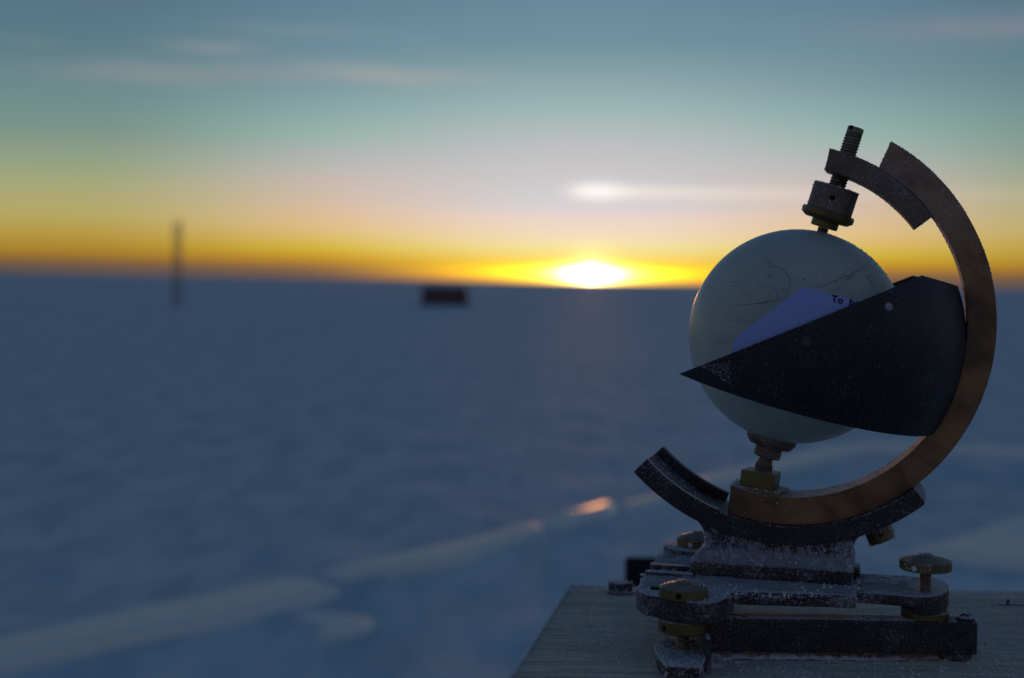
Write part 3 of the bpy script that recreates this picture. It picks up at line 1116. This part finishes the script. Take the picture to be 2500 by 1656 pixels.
nu, nv = 30, 22
fr, bk = [], []
for j in range(nv + 1):
    t = j / nv
    wf_ = -0.0150 - 0.0080 * (1 - t) ** 2.6
    wb_ = 0.0150 + 0.0080 * (1 - t) ** 2.6
    yy = 1385 - 90 * t
    ul, ur = loc(interp(uL, t), yy, wf_).x, loc(interp(uR, t), yy, wf_).x
    for i in range(nu + 1):
        u_ = ul + (ur - ul) * i / nu
        zt = rc[1] - math.sqrt(max(1e-6, (CO - 0.0008) ** 2 - ((u_ - rc[0]) / SX) ** 2))
        z_ = ztop_block + (zt - ztop_block) * t
        fr.append((u_, wf_, z_))
        bk.append((u_, wb_, z_))
nfr = len(fr)
fs = []
for j in range(nv):
    for i in range(nu):
        a = j * (nu + 1) + i
        fs.append((a, a + 1, a + nu + 2, a + nu + 1))
        fs.append((nfr + a, nfr + a + nu + 1, nfr + a + nu + 2, nfr + a + 1))
    a, b_ = j * (nu + 1), j * (nu + 1) + nu
    fs.append((a, a + nu + 1, nfr + a + nu + 1, nfr + a))
    fs.append((b_, nfr + b_, nfr + b_ + nu + 1, b_ + nu + 1))
for i in range(nu):
    fs.append((i, nfr + i, nfr + i + 1, i + 1))
    a = nv * (nu + 1) + i
    fs.append((a, a + 1, nfr + a + 1, nfr + a))
ped = part(MB().add(fr + bk, fs, True), 'pedestal', M['frostblack'], smooth_angle=45)
bu0, bu1 = loc(1686, 1380, -0.023).x, loc(2080, 1410, -0.023).x
zplate = hz(HP)
block = part(MB().box((bu0, -0.023, zplate + 0.0003), (bu1, 0.023, ztop_block - 0.0002)), 'pedestal_block', M['frostblack'], bevel=0.0005)

# levelling plate: outline measured on its top face
ear_l = [(1793, 1444), (1781, 1452), (1772, 1462), (1752, 1471), (1727, 1475), (1690, 1473), (1650, 1467), (1609, 1459), (1576, 1453), (1561, 1446), (1554, 1438), (1557, 1430)]
lp = [lplan(a, b_, HP) for a, b_ in ear_l]
cx_, cy_ = 1703, 1333
backc = lplan(1703, 1340, HP)
back_arc = [backc + Vector((0.0168 * math.cos(R(a)), 0.0168 * math.sin(R(a)), 0)) for a in range(200, 20, -15)]
earc = sum(lp, Vector()) / len(lp)
outl = [lplan(2091, 1453, HP)] + [lp[0] + Vector((0.0005, 0.0002, 0))] + [earc + (p - earc) * 0.95 + Vector((0, 0.0006, 0)) for p in lp[1:]] + [lplan(1566, 1411, HP), lplan(1596, 1379, HP)] + back_arc + [Vector((bu1 - 0.012, 0.036, 0)), Vector((bu1 + 0.002, 0.030, 0))]
outl = [(p.x, p.y) for p in outl]
plate = part(MB().prism(outl, zplate - 0.0058, zplate), 'levelling_plate', M['frostblack'], bevel=0.0007)
lipo = [lplan(a, b_, HP + 0.0055) for a, b_ in ()]
ea = [(p.x, p.y) for p in lp] + [(lp[-1].x + 0.006, lp[-1].y + 0.016), (lp[0].x - 0.004, lp[0].y + 0.016)]
part(MB().prism(ea, zplate - 0.0088, zplate + 0.0002), 'front_lug', M['frostblack'], bevel=0.0006)
rear_o = [(2086, 1443), (2150, 1448), (2218, 1454), (2250, 1456), (2275, 1455), (2296, 1451), (2310, 1444), (2316, 1435), (2314, 1424), (2302, 1415), (2285, 1409), (2262, 1406), (2235, 1405), (2170, 1401), (2095, 1397)]
ro = [lplan(a, b_, HP) for a, b_ in rear_o]
part(MB().prism([(p.x, p.y) for p in ro], zplate - 0.0050, zplate - 0.0004), 'right_arm', M['frostblack'], bevel=0.0006)
kr = toloc(Vector((plan(2259.5, 1430, HP).x, 0.619, 0)))
krx = (2259.5 - 1250) / FPX * 0.619 + ROLL * HP
kr = toloc(Vector((krx, 0.6195, 0)))
rbp = [p for p, q in zip(ro, rear_o) if q[0] > 2225 and q != (2235, 1405)]
rbp = [p + (p - kr) * 0.012 for p in rbp] + [kr + Vector((-0.0096, 0.006, 0)), kr + Vector((-0.0102, -0.004, 0))]
rb = MB().prism([(p.x, p.y) for p in rbp], zplate - 0.0084, zplate - 0.0003)
part(rb, 'right_boss', M['frostblack'], bevel=0.0006)

# ledges across the left arm, with dark gaps between
for (pa, pc, hgt) in (((1577, 1404), (1690, 1412), 0.0016), ((1586, 1392), (1690, 1398), 0.0026)):
    a, c = lplan(*pa, HP), lplan(*pc, HP)
    d = (c - a).normalized()
    nrm = Vector((-d.y, d.x, 0))
    q = [a, c, c + nrm * 0.0052, a + nrm * 0.0052]
    part(MB().prism([(p.x, p.y) for p in q], zplate - 0.0002, zplate + hgt), 'cross_rib', M['frostblack'], bevel=0.0004)
sl = lplan(1601, 1438, HP)
part(MB().lathe([(0.0030, 0), (0.0030, 0.0003)], (sl.x, sl.y, zplate - 0.0001), seg=20), 'slot', M['hole'])


def knob(px, d, hb, rr, dome, hrim, cap_r, mat, name='levelling_knob', hole=None):
    """knurled levelling nut: straight rim, shallow dome, button on top"""
    p = toloc(Vector(((px - 1250) / FPX * d + ROLL * hb, d, 0)))
    z0 = hz(hb)
    prof = [(rr - 0.0004, 0), (rr, 0.0004), (rr, hrim - 0.0002), (rr - 0.0002, hrim), (rr * 0.82, hrim + dome * 0.42), (rr * 0.5, hrim + dome * 0.8), (cap_r + 0.0004, hrim + dome),
            (cap_r, hrim + dome), (cap_r, hrim + dome + 0.0006), (cap_r * 0.8, hrim + dome + 0.0008)]
    o = part(MB().lathe(prof, (p.x, p.y, z0), seg=56), name, mat, smooth_angle=28)
    o.data.materials.append(M['film'])
    for f_ in o.data.polygons:
        if f_.center.z > z0 + hrim + 0.00005:
            f_.material_index = 1
    return p, z0, o


def radial_hole(parent, p, z, rr, ang, r, mat='hole', name='tommy_hole'):
    d = Vector((math.cos(ang), math.sin(ang), 0))
    c = Vector((p.x, p.y, z)) + d * (rr - 0.0004)
    part(MB().lathe([(r, 0), (r, 0.0005)], c, d, 16), name, M[mat], parent)


ff_ang = -math.pi / 2 - 0.18
kl, kz, ko = knob(1668.5, 0.5998, HP, 0.01035, 0.0021, 0.0041, 0.0028, M['knob'])
radial_hole(ko, kl, kz + 0.0022, 0.01035, ff_ang + 0.12, 0.0013)
kl2, kz2, ko2 = kl, hz(0.1463), None
nut = part(MB().lathe([(0.0098, 0), (0.0104, 0.0005), (0.0104, 0.0050), (0.0099, 0.0055)], (kl.x, kl.y, hz(0.1463)), seg=56), 'lower_nut', M['brass'], smooth_angle=28)
radial_hole(nut, kl, hz(0.1463) + 0.0024, 0.0104, ff_ang - 0.52, 0.0012)
part(MB().thread(0.0029, 0.0005, 0.0011, 0, 0.0085, (kl.x, kl.y, hz(0.1546)), (0, 0, 1)), 'levelling_screw', M['brassfrost'])
krr, kz, kor = knob(2259.5, 0.6195, 0.1226, 0.0111, 0.0020, 0.0039, 0.0026, M['knob'])
radial_hole(kor, krr, kz + 0.0018, 0.0111, ff_ang - 0.28, 0.0012, 'frost')
part(MB().thread(0.0027, 0.0005, 0.0011, 0, 0.0150, (krr.x, krr.y, hz(0.1370)), (0, 0, 1)), 'levelling_screw', M['bronzefrost'])
dsk = part(MB().lathe([(0.0096, 0), (0.0101, 0.0004), (0.0101, 0.0030), (0.0097, 0.0033)], (krr.x, krr.y, hz(0.1434)), seg=56), 'lower_nut', M['brass'], smooth_angle=28)
kb, kz, kob = knob(1703, 0.706, 0.1296, 0.0102, 0.0024, 0.0040, 0.0024, M['knob'])
radial_hole(kob, kb, kz + 0.0018, 0.0102, ff_ang - 0.05, 0.0012, 'frost')
part(MB().lathe([(0.0162, 0), (0.0166, 0.0004), (0.0166, 0.0018), (0.0160, 0.0021)], (kb.x, kb.y, hz(HP) + 0.0001), seg=56), 'back_washer', M['frostblack'], smooth_angle=28)
part(MB().lathe([(0.006, 0), (0.006, HB - HP - 0.0058)], (kb.x, kb.y, hz(HB)), seg=24), 'back_foot', M['black'])
# small stud at the right end of the block
s0 = loc(2087, 1412, 0.0)
part(MB().lathe([(0.0015, 0), (0.0015, 0.0052), (0.0011, 0.0056)], (bu1 + 0.0016, -0.006, zplate), seg=16), 'stud', M['frostblack'])

# bottom bar with its feet
W2 = Matrix.Rotation(PSI, 4, 'Z')


def wl(x_, d, h):
    return toloc(CAM + Vector((x_ + ROLL * 0.147, d, -h)))


bt, bb = 0.1434, 0.1572
df, db = 0.6098, 0.6225
xa, xb = (1716 - 1250) / FPX * df, (2388 - 1250) / FPX * df + 0.0004
fl_ = [wl(xa, df, 0), wl(xb - 0.001, df, 0), wl(xb, df + 0.0015, 0), wl(xb, db - 0.002, 0), wl(xb - 0.002, db, 0), wl(xa, db, 0)]
bar_ = part(MB().prism([(p.x, p.y) for p in fl_], hz(bb), hz(bt)), 'base_bar', M['black'], bevel=0.0008, segs=3)
fx = xb - 0.0081
fp = wl(fx, df + 0.0080, 0)
part(MB().lathe([(0.0056, 0), (0.0074, 0.0007), (0.0079, 0.0024), (0.0079, 0.0040)], (fp.x, fp.y, hz(HB)), seg=40), 'right_foot', M['frostblack'], smooth_angle=35)
sp_ = wl((2356.5 - 1250) / FPX * 0.6165, 0.6165, 0)
scr = part(MB().lathe([(0.0040, 0), (0.0040, 0.0005), (0.0033, 0.0013), (0.0015, 0.0018)], (sp_.x, sp_.y, hz(bt)), seg=32), 'cross_head_screw', M['frostblack'])
for a in (0.4, 0.4 + math.pi / 2):
    part(MB().box((-0.0024, -0.0004, 0.0014), (0.0024, 0.0004, 0.0020), Matrix.Translation((sp_.x, sp_.y, hz(bt))) @ Matrix.Rotation(a, 4, 'Z')), 'cross_slot', M['hole'], scr)
# front left foot
lf = [wl(((1612 - 1250) / FPX) * 0.6, 0.576, 0), wl(((1704 - 1250) / FPX) * 0.582, 0.574, 0), wl(0.0800, 0.588, 0), wl(0.0800, 0.620, 0), wl(0.0640, 0.618, 0), wl(0.0612, 0.606, 0), wl(0.0606, 0.590, 0)]
foot = part(MB().prism([(p.x, p.y) for p in lf], hz(HB + 0.0), hz(0.1545)), 'front_foot', M['frostblack'], bevel=0.0012, segs=3)
part(MB().lathe([(0.0062, 0), (0.0060, 0.0006), (0.0050, 0.0008)], (kl.x, kl.y, hz(0.1546)), seg=36), 'screw_seat', M['frostblack'])
web = [wl(0.0801, 0.586, 0), wl(0.0826, 0.588, 0), wl(0.0826, 0.622, 0), wl(0.0801, 0.622, 0)]
part(MB().prism([(p.x, p.y) for p in web], hz(HB), hz(0.1462)), 'foot_web', M['frostblack'], bevel=0.0006)

# radial clamp screw under the cradle
ang = R(-67)
rdir = Vector((math.cos(ang), 0, math.sin(ang)))
cpos = Vector((rc[0], 0.004, rc[1])) + rdir * (CO - 0.0004)
cs = part(MB().lathe([(0.0058, 0), (0.0060, 0.0004), (0.0060, 0.0078), (0.0055, 0.0082)], cpos, rdir, 40), 'clamp_screw', M['brassfrost'], smooth_angle=28)
side = Vector((0.15, -1, 0)).normalized()
part(MB().lathe([(0.0011, 0), (0.0011, 0.0004)], cpos + rdir * 0.0040 + side * 0.00575, side, 14), 'tommy_hole', M['hole'], cs)

# upper ball mount
pA = loc(2090, 313, 0)
pB = loc(2044, 456, 0)
pC = loc(2009.5, 560, 0)
ax = (pA - pC).normalized()


def along(px, py):
    return (loc(px, py, 0) - pC).dot(ax)


part(MB().thread(0.0041, 0.0006, 0.00135, along(2044, 460), along(2082, 335), pC, ax, 32)
     .lathe([(0.0037, along(2082, 336)), (0.0037, along(2090, 314)), (0.0034, along(2091, 312))], pC, ax, 32), 'top_screw', M['brassfrost'])
h1, h2 = along(2022, 515), along(2044, 458)
col_ = part(MB().lathe([(0.0104, h1), (0.0104, h2 - 0.0004), (0.0100, h2)], pC, ax, 48), 'upper_collar', M['bronzefrost'], smooth_angle=28)
sd2 = Vector((0.02, -1, 0.02))
sd2 = (sd2 - ax * sd2.dot(ax)).normalized()
part(MB().lathe([(0.0013, 0), (0.0013, 0.0004)], pC + ax * ((h1 + h2) / 2) + sd2 * 0.01015, sd2, 16), 'tommy_hole', M['hole'], col_)
h3 = along(2016, 539)
part(MB().lathe([(0.0098, h3), (0.0120, h3 + 0.0016), (0.0122, h1 - 0.0012), (0.0117, h1 - 0.0002)], pC, ax, 48), 'collar_flange', M['brass'], smooth_angle=28)
h4 = along(2011, 556)
part(MB().lathe([(0.0058, h4), (0.0062, h4 + 0.0005), (0.0062, h3 - 0.0002)], pC, ax, 36), 'lower_collar', M['brass'], smooth_angle=28)
part(MB().lathe([(0.0024, h4 - 0.005), (0.0024, h4 - 0.0002)], pC, ax, 24), 'pivot_pin', M['brass'])
part(MB().box((-0.0044, -0.0006, -0.0016), (0.0044, 0.0006, 0.0001), Matrix.Translation(pC + ax * along(2091, 312)) @ Vector((0, 0, 1)).rotation_difference(ax).to_matrix().to_4x4() @ Matrix.Rotation(R(60), 4, 'Z')), 'screw_slot', M['hole'])

# lower ball mount
qA = loc(1885, 1065, 0)
qB = loc(1862, 1150, 0)
ax2 = (qA - qB).normalized()
al2 = lambda px, py: (loc(px, py, 0) - qA).dot(ax2)
part(MB().lathe([(0.0070, -0.0052), (0.0096, -0.0046), (0.0114, -0.0022), (0.0118, 0.0006), (0.0090, 0.0008)], qA, ax2, 48), 'ball_cup', M['bronzefrost'], smooth_angle=28)
part(MB().lathe([(0.0058, -0.0100), (0.0062, -0.0095), (0.0062, -0.0053)], qA, ax2, 40), 'cup_collar', M['bronzefrost'], smooth_angle=28)
part(MB().thread(0.0044, 0.0005, 0.0010, -0.0185, -0.0150, qA, ax2, 32).lathe([(0.0042, -0.0150), (0.0034, -0.0122), (0.0028, -0.0101)], qA, ax2, 32), 'cone_screw', M['bronzefrost'])
# square nut and flange on the arc
n0, n1 = loc(1813, 1152, -0.009), loc(1896, 1200, -0.009)
Mn = Matrix.Translation(((n0.x + n1.x) / 2, -0.001, n0.z)) @ Matrix.Rotation(R(5.5), 4, 'Y') @ Matrix.Rotation(R(-9), 4, 'Z')
sqn = part(MB().box((-0.0077, -0.0072, -0.0088), (0.0077, 0.0072, 0.0), Mn), 'square_nut', M['brass'], bevel=0.0005)
sqf = part(MB().box((-0.0108, -0.0104, -0.0118), (0.0112, 0.0104, -0.0076), Mn), 'nut_flange', M['brassfrost'], bevel=0.0005)
# left end of arc is shown by its own end face

# ---- bowl: a shell of a sphere cut by two parallels and by the slanting edge plane
RB = 0.0747
NB = Vector((0.259, -0.060, 0.964)).normalized()
NC = Vector((-0.399, -0.018, 0.917)).normalized()
NT = Vector((0.2588, 0, 0.966)).normalized()


def shell(R0, R1, planes, seg=220):
    bm = bmesh.new()
    bmesh.ops.create_uvsphere(bm, u_segments=seg, v_segments=seg // 2, radius=R0)
    for v in bm.verts:      # align the poles with the instrument's axis
        v.co = Vector((0, 0, 1)).rotation_difference(NT) @ v.co
    for n, c in planes:
        bmesh.ops.bisect_plane(bm, geom=bm.verts[:] + bm.edges[:] + bm.faces[:], plane_co=n * c, plane_no=n, clear_outer=True)
    outer_v = bm.verts[:]
    bnd = [e for e in bm.edges if len(e.link_faces) == 1]
    vmap = {}
    for v in outer_v:
        vmap[v] = bm.verts.new(v.co.normalized() * R1)
    for f_ in bm.faces[:]:
        bm.faces.new([vmap[v] for v in reversed(f_.verts)])
    for e in bnd:
        a, b_ = e.verts
        try:
            bm.faces.new([a, b_, vmap[b_], vmap[a]])
        except ValueError:
            pass
    bmesh.ops.recalc_face_normals(bm, faces=bm.faces)
    mb = MB()
    bm.verts.index_update()
    mb.v = [tuple(v.co) for v in bm.verts]
    mb.f = [tuple(v.index for v in f_.verts) for f_ in bm.faces]
    mb.sm = [True] * len(mb.f)
    bm.free()
    return mb


bowl = part(shell(RB, RB - 0.0016, [(NC, 0.0051), (NT, 0.0415), (-NB, 0.0233)]), 'bowl', M['bowl'], merge=False, smooth_angle=40)
bowl.data.materials.append(M['rust'])
for p in bowl.data.polygons:
    if p.normal.dot(NC) > 0.93:
        p.material_index = 1
for (px, py, r, mt) in ((2170, 749, 0.0019, 'crust'), (1968.6, 835, 0.0023, 'rust')):
    p = hit(px, py, RB)
    n = p.normalized()
    part(MB().lathe([(r, 0), (r * 0.85, 0.0003), (r * 0.3, 0.0005)], p - n * 0.0001, n, 24), 'rivet', M[mt], bowl)


# ------------------------------------------------------------------ record card, slid into the bowl
card_root = empty('record_card', (O.x, O.y, O.z), -PSI)
tag(card_root, 'blue record card with black printed letters, slid between the glass ball and the dark bowl', 'card')
RCD = 0.0722
corners = [(1963, 699), (1794, 826), (1783, 866)]
far = [hit(q[0], q[1], RCD) for q in corners]
tp = hit(2093, 733, RCD)
n_top = (far[0].cross(tp)).normalized()
# card: top edge follows a parallel of the axis; built as a patch between the corner line and the bowl's lower edge
ca = NT
e1 = (Vector((1, 0, 0)) - ca * ca.x).normalized()
e2 = ca.cross(e1)


def sph(p):
    return math.atan2(p.dot(e2), p.dot(e1)), p.dot(ca)


c_end = [sph(p) for p in far]
zt_ = sph(tp)[1]
top_z = (c_end[0][1] + zt_) / 2
left = [(c_end[0][0], c_end[0][1]), (c_end[1][0], c_end[1][1]), (c_end[2][0], c_end[2][1]), (c_end[2][0] + 0.02, -0.022)]
prf = []
for k in range(len(left) - 1):
    for j in range(8):
        t = j / 8
        prf.append((left[k][0] + (left[k + 1][0] - left[k][0]) * t, left[k][1] + (left[k + 1][1] - left[k][1]) * t))
prf.append(left[-1])
end_t = sph(hit(2250, 860, RCD))[0] + 0.3
rows = []
NS = 40
vs_ = []
for (t0, zz) in prf:
    for i in range(NS + 1):
        th = t0 + (end_t - t0) * i / NS
        z2 = zz + (zt_ - c_end[0][1]) * 0 * (i / NS)
        rr = math.sqrt(RCD ** 2 - zz ** 2)
        vs_.append(ca * zz + (e1 * math.cos(th) + e2 * math.sin(th)) * rr)
fs = [(a * (NS + 1) + i, a * (NS + 1) + i + 1, (a + 1) * (NS + 1) + i + 1, (a + 1) * (NS + 1) + i) for a in range(len(prf) - 1) for i in range(NS)]
inner = [v * ((RCD - 0.0003) / RCD) for v in vs_]
cm = MB().add(vs_, fs, True).add(inner, [tuple(reversed(f_)) for f_ in fs], True)
cardo = cm.build('paper', M['card'], card_root, merge=False)


def text_mesh(body, size):
    cu = bpy.data.curves.new('lettering', 'FONT')
    cu.body = body
    cu.size = size
    cu.offset = size * 0.03
    cu.space_character = 1.05
    cu.resolution_u = 6
    t = bpy.data.objects.new('lettering', cu)
    COL.objects.link(t)
    bpy.context.view_layer.update()
    me = bpy.data.meshes.new_from_object(t)
    bpy.data.objects.remove(t)
    bpy.data.curves.remove(cu)
    return me


tm = text_mesh('To  be', 0.0041)
# letters start where the T stands in the photograph and run along the card's top edge
t0 = hit(2029, 737, RCD)
t1 = hit(2092, 748.5, RCD)
t_th, t_z = sph(t0)
bm = bmesh.new()
bm.from_mesh(tm)
bmesh.ops.subdivide_edges(bm, edges=[e for e in bm.edges if e.calc_length() > 0.0006], cuts=2, use_grid_fill=False)
bm.to_mesh(tm)
bm.free()
RT = RCD + 0.00012
b1z = sph(t1)[1]
b1t = sph(t1)[0]
slope_t = (b1z - t_z) / ((b1t - t_th) * RT)
for v in tm.vertices:
    xx, yy = v.co.x, v.co.y
    zz = t_z + yy + slope_t * xx
    rr = math.sqrt(RT ** 2 - zz ** 2)
    th = t_th + (xx - yy * slope_t) / rr
    v.co = ca * zz + (e1 * math.cos(th) + e2 * math.sin(th)) * rr
tm.materials.append(M['ink'])
to = bpy.data.objects.new('lettering', tm)
COL.objects.link(to)
to.parent = cardo

# ------------------------------------------------------------------ frost on the instrument
FN = lambda f_: f_
upw = lambda p, n: max(0.0, n.z) + 0.02
frost_on(arcp, 9000, 2600, 0.00022, root, 31, wf=lambda p, n: (2.0 if math.atan2(p.z - rc[1], p.x - rc[0]) > 0.42 else 0.10) + max(0, n.z) * 1.5,
         we=lambda p, n: (2.0 if (p - Vector((rc[0], 0, rc[1]))).length > 0.088 and p.z > rc[1] - 0.02 else 0.35))
frost_on(armp, 3200, 1100, 0.00022, root, 32, wf=lambda p, n: 1.0 + max(0, n.z))
frost_on(cradle, 4500, 900, 0.00022, root, 33, wf=lambda p, n: (1.6 if p.x < rc[0] - 0.045 else 0.35) + max(0, n.z) * 3)
frost_on(ped, 4500, 300, 0.00055, root, 34, wf=lambda p, n: (0.15 + max(0, 1 - (p.z - ztop_block) / 0.014)) if n.y < 0.2 else 0.1, clump=0.9)
frost_on(block, 2600, 900, 0.00019, root, 35, wf=lambda p, n: 1.0)
frost_on(plate, 900, 300, 0.00075, root, 61, wf=lambda p, n: 1.0 if n.z > 0.5 else 0.0, clump=1.5)
frost_on(plate, 7000, 2200, 0.00028, root, 36, wf=lambda p, n: 1.6 if n.z > 0.5 else 0.3, clump=0.7)
frost_on(bar_, 1500, 500, 0.00018, root, 37, wf=lambda p, n: 2.0 if n.z > 0.5 else 0.35)
frost_on(foot, 1500, 800, 0.00045, root, 38, wf=lambda p, n: 2.0 if n.z > 0.5 else 0.5)
frost_on(bowl, 2600, 1500, 0.00013, root, 39, wf=lambda p, n: 1.0 if n.y < 0 else 0.0, we=lambda p, n: 1.0 if (NC.dot(p) > 0.003 or NT.dot(p) > 0.04) else 0.15)
frost_on(ball, 1500, 0, 0.00030, root, 40, wf=lambda p, n: max(0, n.z * 0.8 + n.x * 0.6 - 0.55) ** 1.5)
frost_on(ko, 260, 160, 0.00035, root, 41)
frost_on(kor, 200, 160, 0.00040, root, 42, wf=lambda p, n: 3.0 if p.x < krr.x - 0.006 else 0.15)
frost_on(kob, 160, 100, 0.00035, root, 43)
frost_on(col_, 260, 220, 0.00035, root, 44)
frost_on(sqf, 300, 260, 0.00040, root, 45)
frost_on(cs, 700, 150, 0.00050, root, 46, wf=lambda p, n: max(0, n.x) ** 2 + 0.02)

# patch of frost near the bowl's pointed end
rnd = random.Random(77)
pts = []
for _ in range(1500):
    a, b_ = rnd.random(), rnd.random()
    px_ = 1640 + (195 + 205 * a) / 2.8
    py_ = 540 + ((985 + (130 * a + 5) * b_) if rnd.random() < 0.5 else (985 - 30 * a + (165 * a) * b_)) / 2.8
    if rnd.random() > 0.25 + a * a * 0.75 or noise.noise(Vector((px_ * 0.16, py_ * 0.16, 1))) < rnd.uniform(-0.45, 0.3):
        continue
    p = hit(px_, py_, RB)
    if p.dot(NC) > 0.0050 or p.dot(NB) < -0.0232:
        continue
    pts.append((p, p.normalized(), rnd.uniform(0.00008, 0.00017)))
tag(part(crystals(pts, rnd), 'frost', M['frost'], bowl, merge=False), kind='stuff')

# rime climbing the hollow face of the pedestal in streaks
NU2, NV2 = 230, 60
vs_, hh, fs = [], [], []
for j in range(NV2 + 1):
    t = j / NV2
    wf_ = -0.0150 - 0.0080 * (1 - t) ** 2.6
    yy = 1385 - 90 * t
    ul, ur = loc(interp(uL, t), yy, wf_).x, loc(interp(uR, t), yy, wf_).x
    for i in range(NU2 + 1):
        u_ = ul + (ur - ul) * i / NU2
        zt = rc[1] - math.sqrt(max(1e-6, (CO - 0.0008) ** 2 - ((u_ - rc[0]) / SX) ** 2))
        z_ = ztop_block + (zt - ztop_block) * t
        n_ = noise.fractal(Vector((u_ * 420, z_ * 260, 5.5)), 0.6, 2.2, 5)
        lift = zt - ztop_block
        h = (n_ * 1.3 + 0.62 - (z_ - ztop_block) / 0.0066) * 0.0010
        h = max(h, n_ * 0.0011 - 0.00030) if t < 0.93 else h
        hh.append(h)
        vs_.append((u_, wf_ - max(-0.0003, min(h, 0.0016)), z_ + max(0, h) * 0.35))
for j in range(NV2):
    for i in range(NU2):
        q = (j * (NU2 + 1) + i, j * (NU2 + 1) + i + 1, (j + 1) * (NU2 + 1) + i + 1, (j + 1) * (NU2 + 1) + i)
        if max(hh[k] for k in q) > 0:
            fs.append(q)
tag(part(MB().add(vs_, fs, True), 'rime', M['crust'], ped, merge=False), kind='stuff')

# crusts of snow on the level faces
BK = [(bu0 + 0.001, -0.0225), (bu1 - 0.001, -0.0225), (bu1 - 0.001, -0.0150), (bu0 + 0.001, -0.0150)]
snow_patch(root, DZ, BK, ztop_block, 0.0011, 0.35, 360, 0.0004, 1.0)
ledge = [lplan(1690, 1405, HP), lplan(2084, 1436, HP), lplan(2088, 1452, HP), lplan(1900, 1441, HP), lplan(1725, 1428, HP)]
snow_patch(root, DZ, [(p.x, p.y) for p in ledge], zplate, 0.0011, 0.45, 300, 0.0004, 2.0, edge=0.0015)
armq = [lplan(a, b_, HP) for a, b_ in ((1564, 1436), (1574, 1408), (1600, 1378), (1626, 1345), (1700, 1350), (1690, 1405), (1715, 1430), (1640, 1432))]
snow_patch(root, DZ, [(p.x, p.y) for p in armq], zplate, 0.0015, 0.12, 260, 0.0004, 3.0)
armr = [lplan(a, b_, HP) for a, b_ in ((2092, 1442), (2200, 1450), (2290, 1448), (2300, 1424), (2260, 1409), (2170, 1403), (2096, 1400))]
snow_patch(root, DZ, [(p.x, p.y) for p in armr], zplate - 0.0004, 0.0016, -0.02, 260, 0.0004, 4.5)
fq = [wl(0.0630, 0.583, 0), wl(0.0795, 0.583, 0), wl(0.0795, 0.618, 0), wl(0.0640, 0.616, 0)]
snow_patch(root, DZ, [(p.x, p.y) for p in fq], hz(0.1545), 0.0016, 0.25, 240, 0.0004, 5.0)
bq = [wl(xa + 0.002, df + 0.001, 0), wl(xb - 0.014, df + 0.001, 0), wl(xb - 0.014, db - 0.001, 0), wl(xa + 0.002, db - 0.001, 0)]
snow_patch(root, DZ, [(p.x, p.y) for p in bq], hz(bt), 0.0006, 0.5, 260, 0.0005, 6.0, mat='drift')

part(MB().arc(rc, RO - 0.0010, RO - 0.0006, -134.8, -109.5, -0.0172, -0.0160, 60), 'frost_line', M['drift'])
# snow on the floor of the cradle left of the arc, and a pad on its right end
mb = MB()
rc_n = random.Random(8)
ns, nw = 110, 46
vs_, fs = [], []
hh = []
for i in range(ns + 1):
    a = R(-134.6 + 25.0 * i / ns)
    for j in range(nw + 1):
        w_ = -0.0156 + 0.0278 * j / nw
        n_ = noise.fractal(Vector((i * 0.10, j * 0.16, 3.3)), 0.8, 2.0, 4)
        fr_ = max(0, 1 - j / (nw * 0.28))
        h = (n_ * 0.8 + fr_ * 1.2 - 0.42) * 0.0012
        hh.append(h)
        r_ = RO + 0.0002 - max(h, -0.0003)
        vs_.append((rc[0] + r_ * math.cos(a) * SX, w_, rc[1] + r_ * math.sin(a)))
for i in range(ns):
    for j in range(nw):
        q = (i * (nw + 1) + j, (i + 1) * (nw + 1) + j, (i + 1) * (nw + 1) + j + 1, i * (nw + 1) + j + 1)
        if max(hh[k] for k in q) > 0:
            fs.append(q)
tag(part(mb.add(vs_, fs, True), 'snow_crust', M['crust'], merge=False), kind='stuff')
a = R(-51.6)
pc_ = Vector((rc[0], 0, rc[1])) + Vector((math.cos(a) * SX, 0, math.sin(a))) * 0.0962
tdir = Vector((-math.sin(a), 0, math.cos(a)))
rdir2 = Vector((math.cos(a), 0, math.sin(a)))
vs_, fs = [], []
for i in range(15):
    for j in range(25):
        s_, t_ = i / 14 * 2 - 1, j / 24 * 2 - 1
        h = 0.0022 * max(0, 1 - s_ * s_) ** 0.5 * max(0, 1 - t_ ** 4) ** 0.5 + noise.noise(Vector((i * 0.5, j * 0.5, 0))) * 0.0003
        vs_.append(pc_ + rdir2 * s_ * 0.0042 + Vector((0, 1, 0)) * t_ * 0.0165 + tdir * h)
for i in range(14):
    for j in range(24):
        a_ = i * 25 + j
        fs.append((a_, a_ + 25, a_ + 26, a_ + 1))
tag(part(MB().add(vs_, fs, True), 'snow_pad', M['crust'], merge=False), kind='stuff')
print('tris approx', sum(len(o.data.polygons) for o in bpy.data.objects if o.type == 'MESH'))
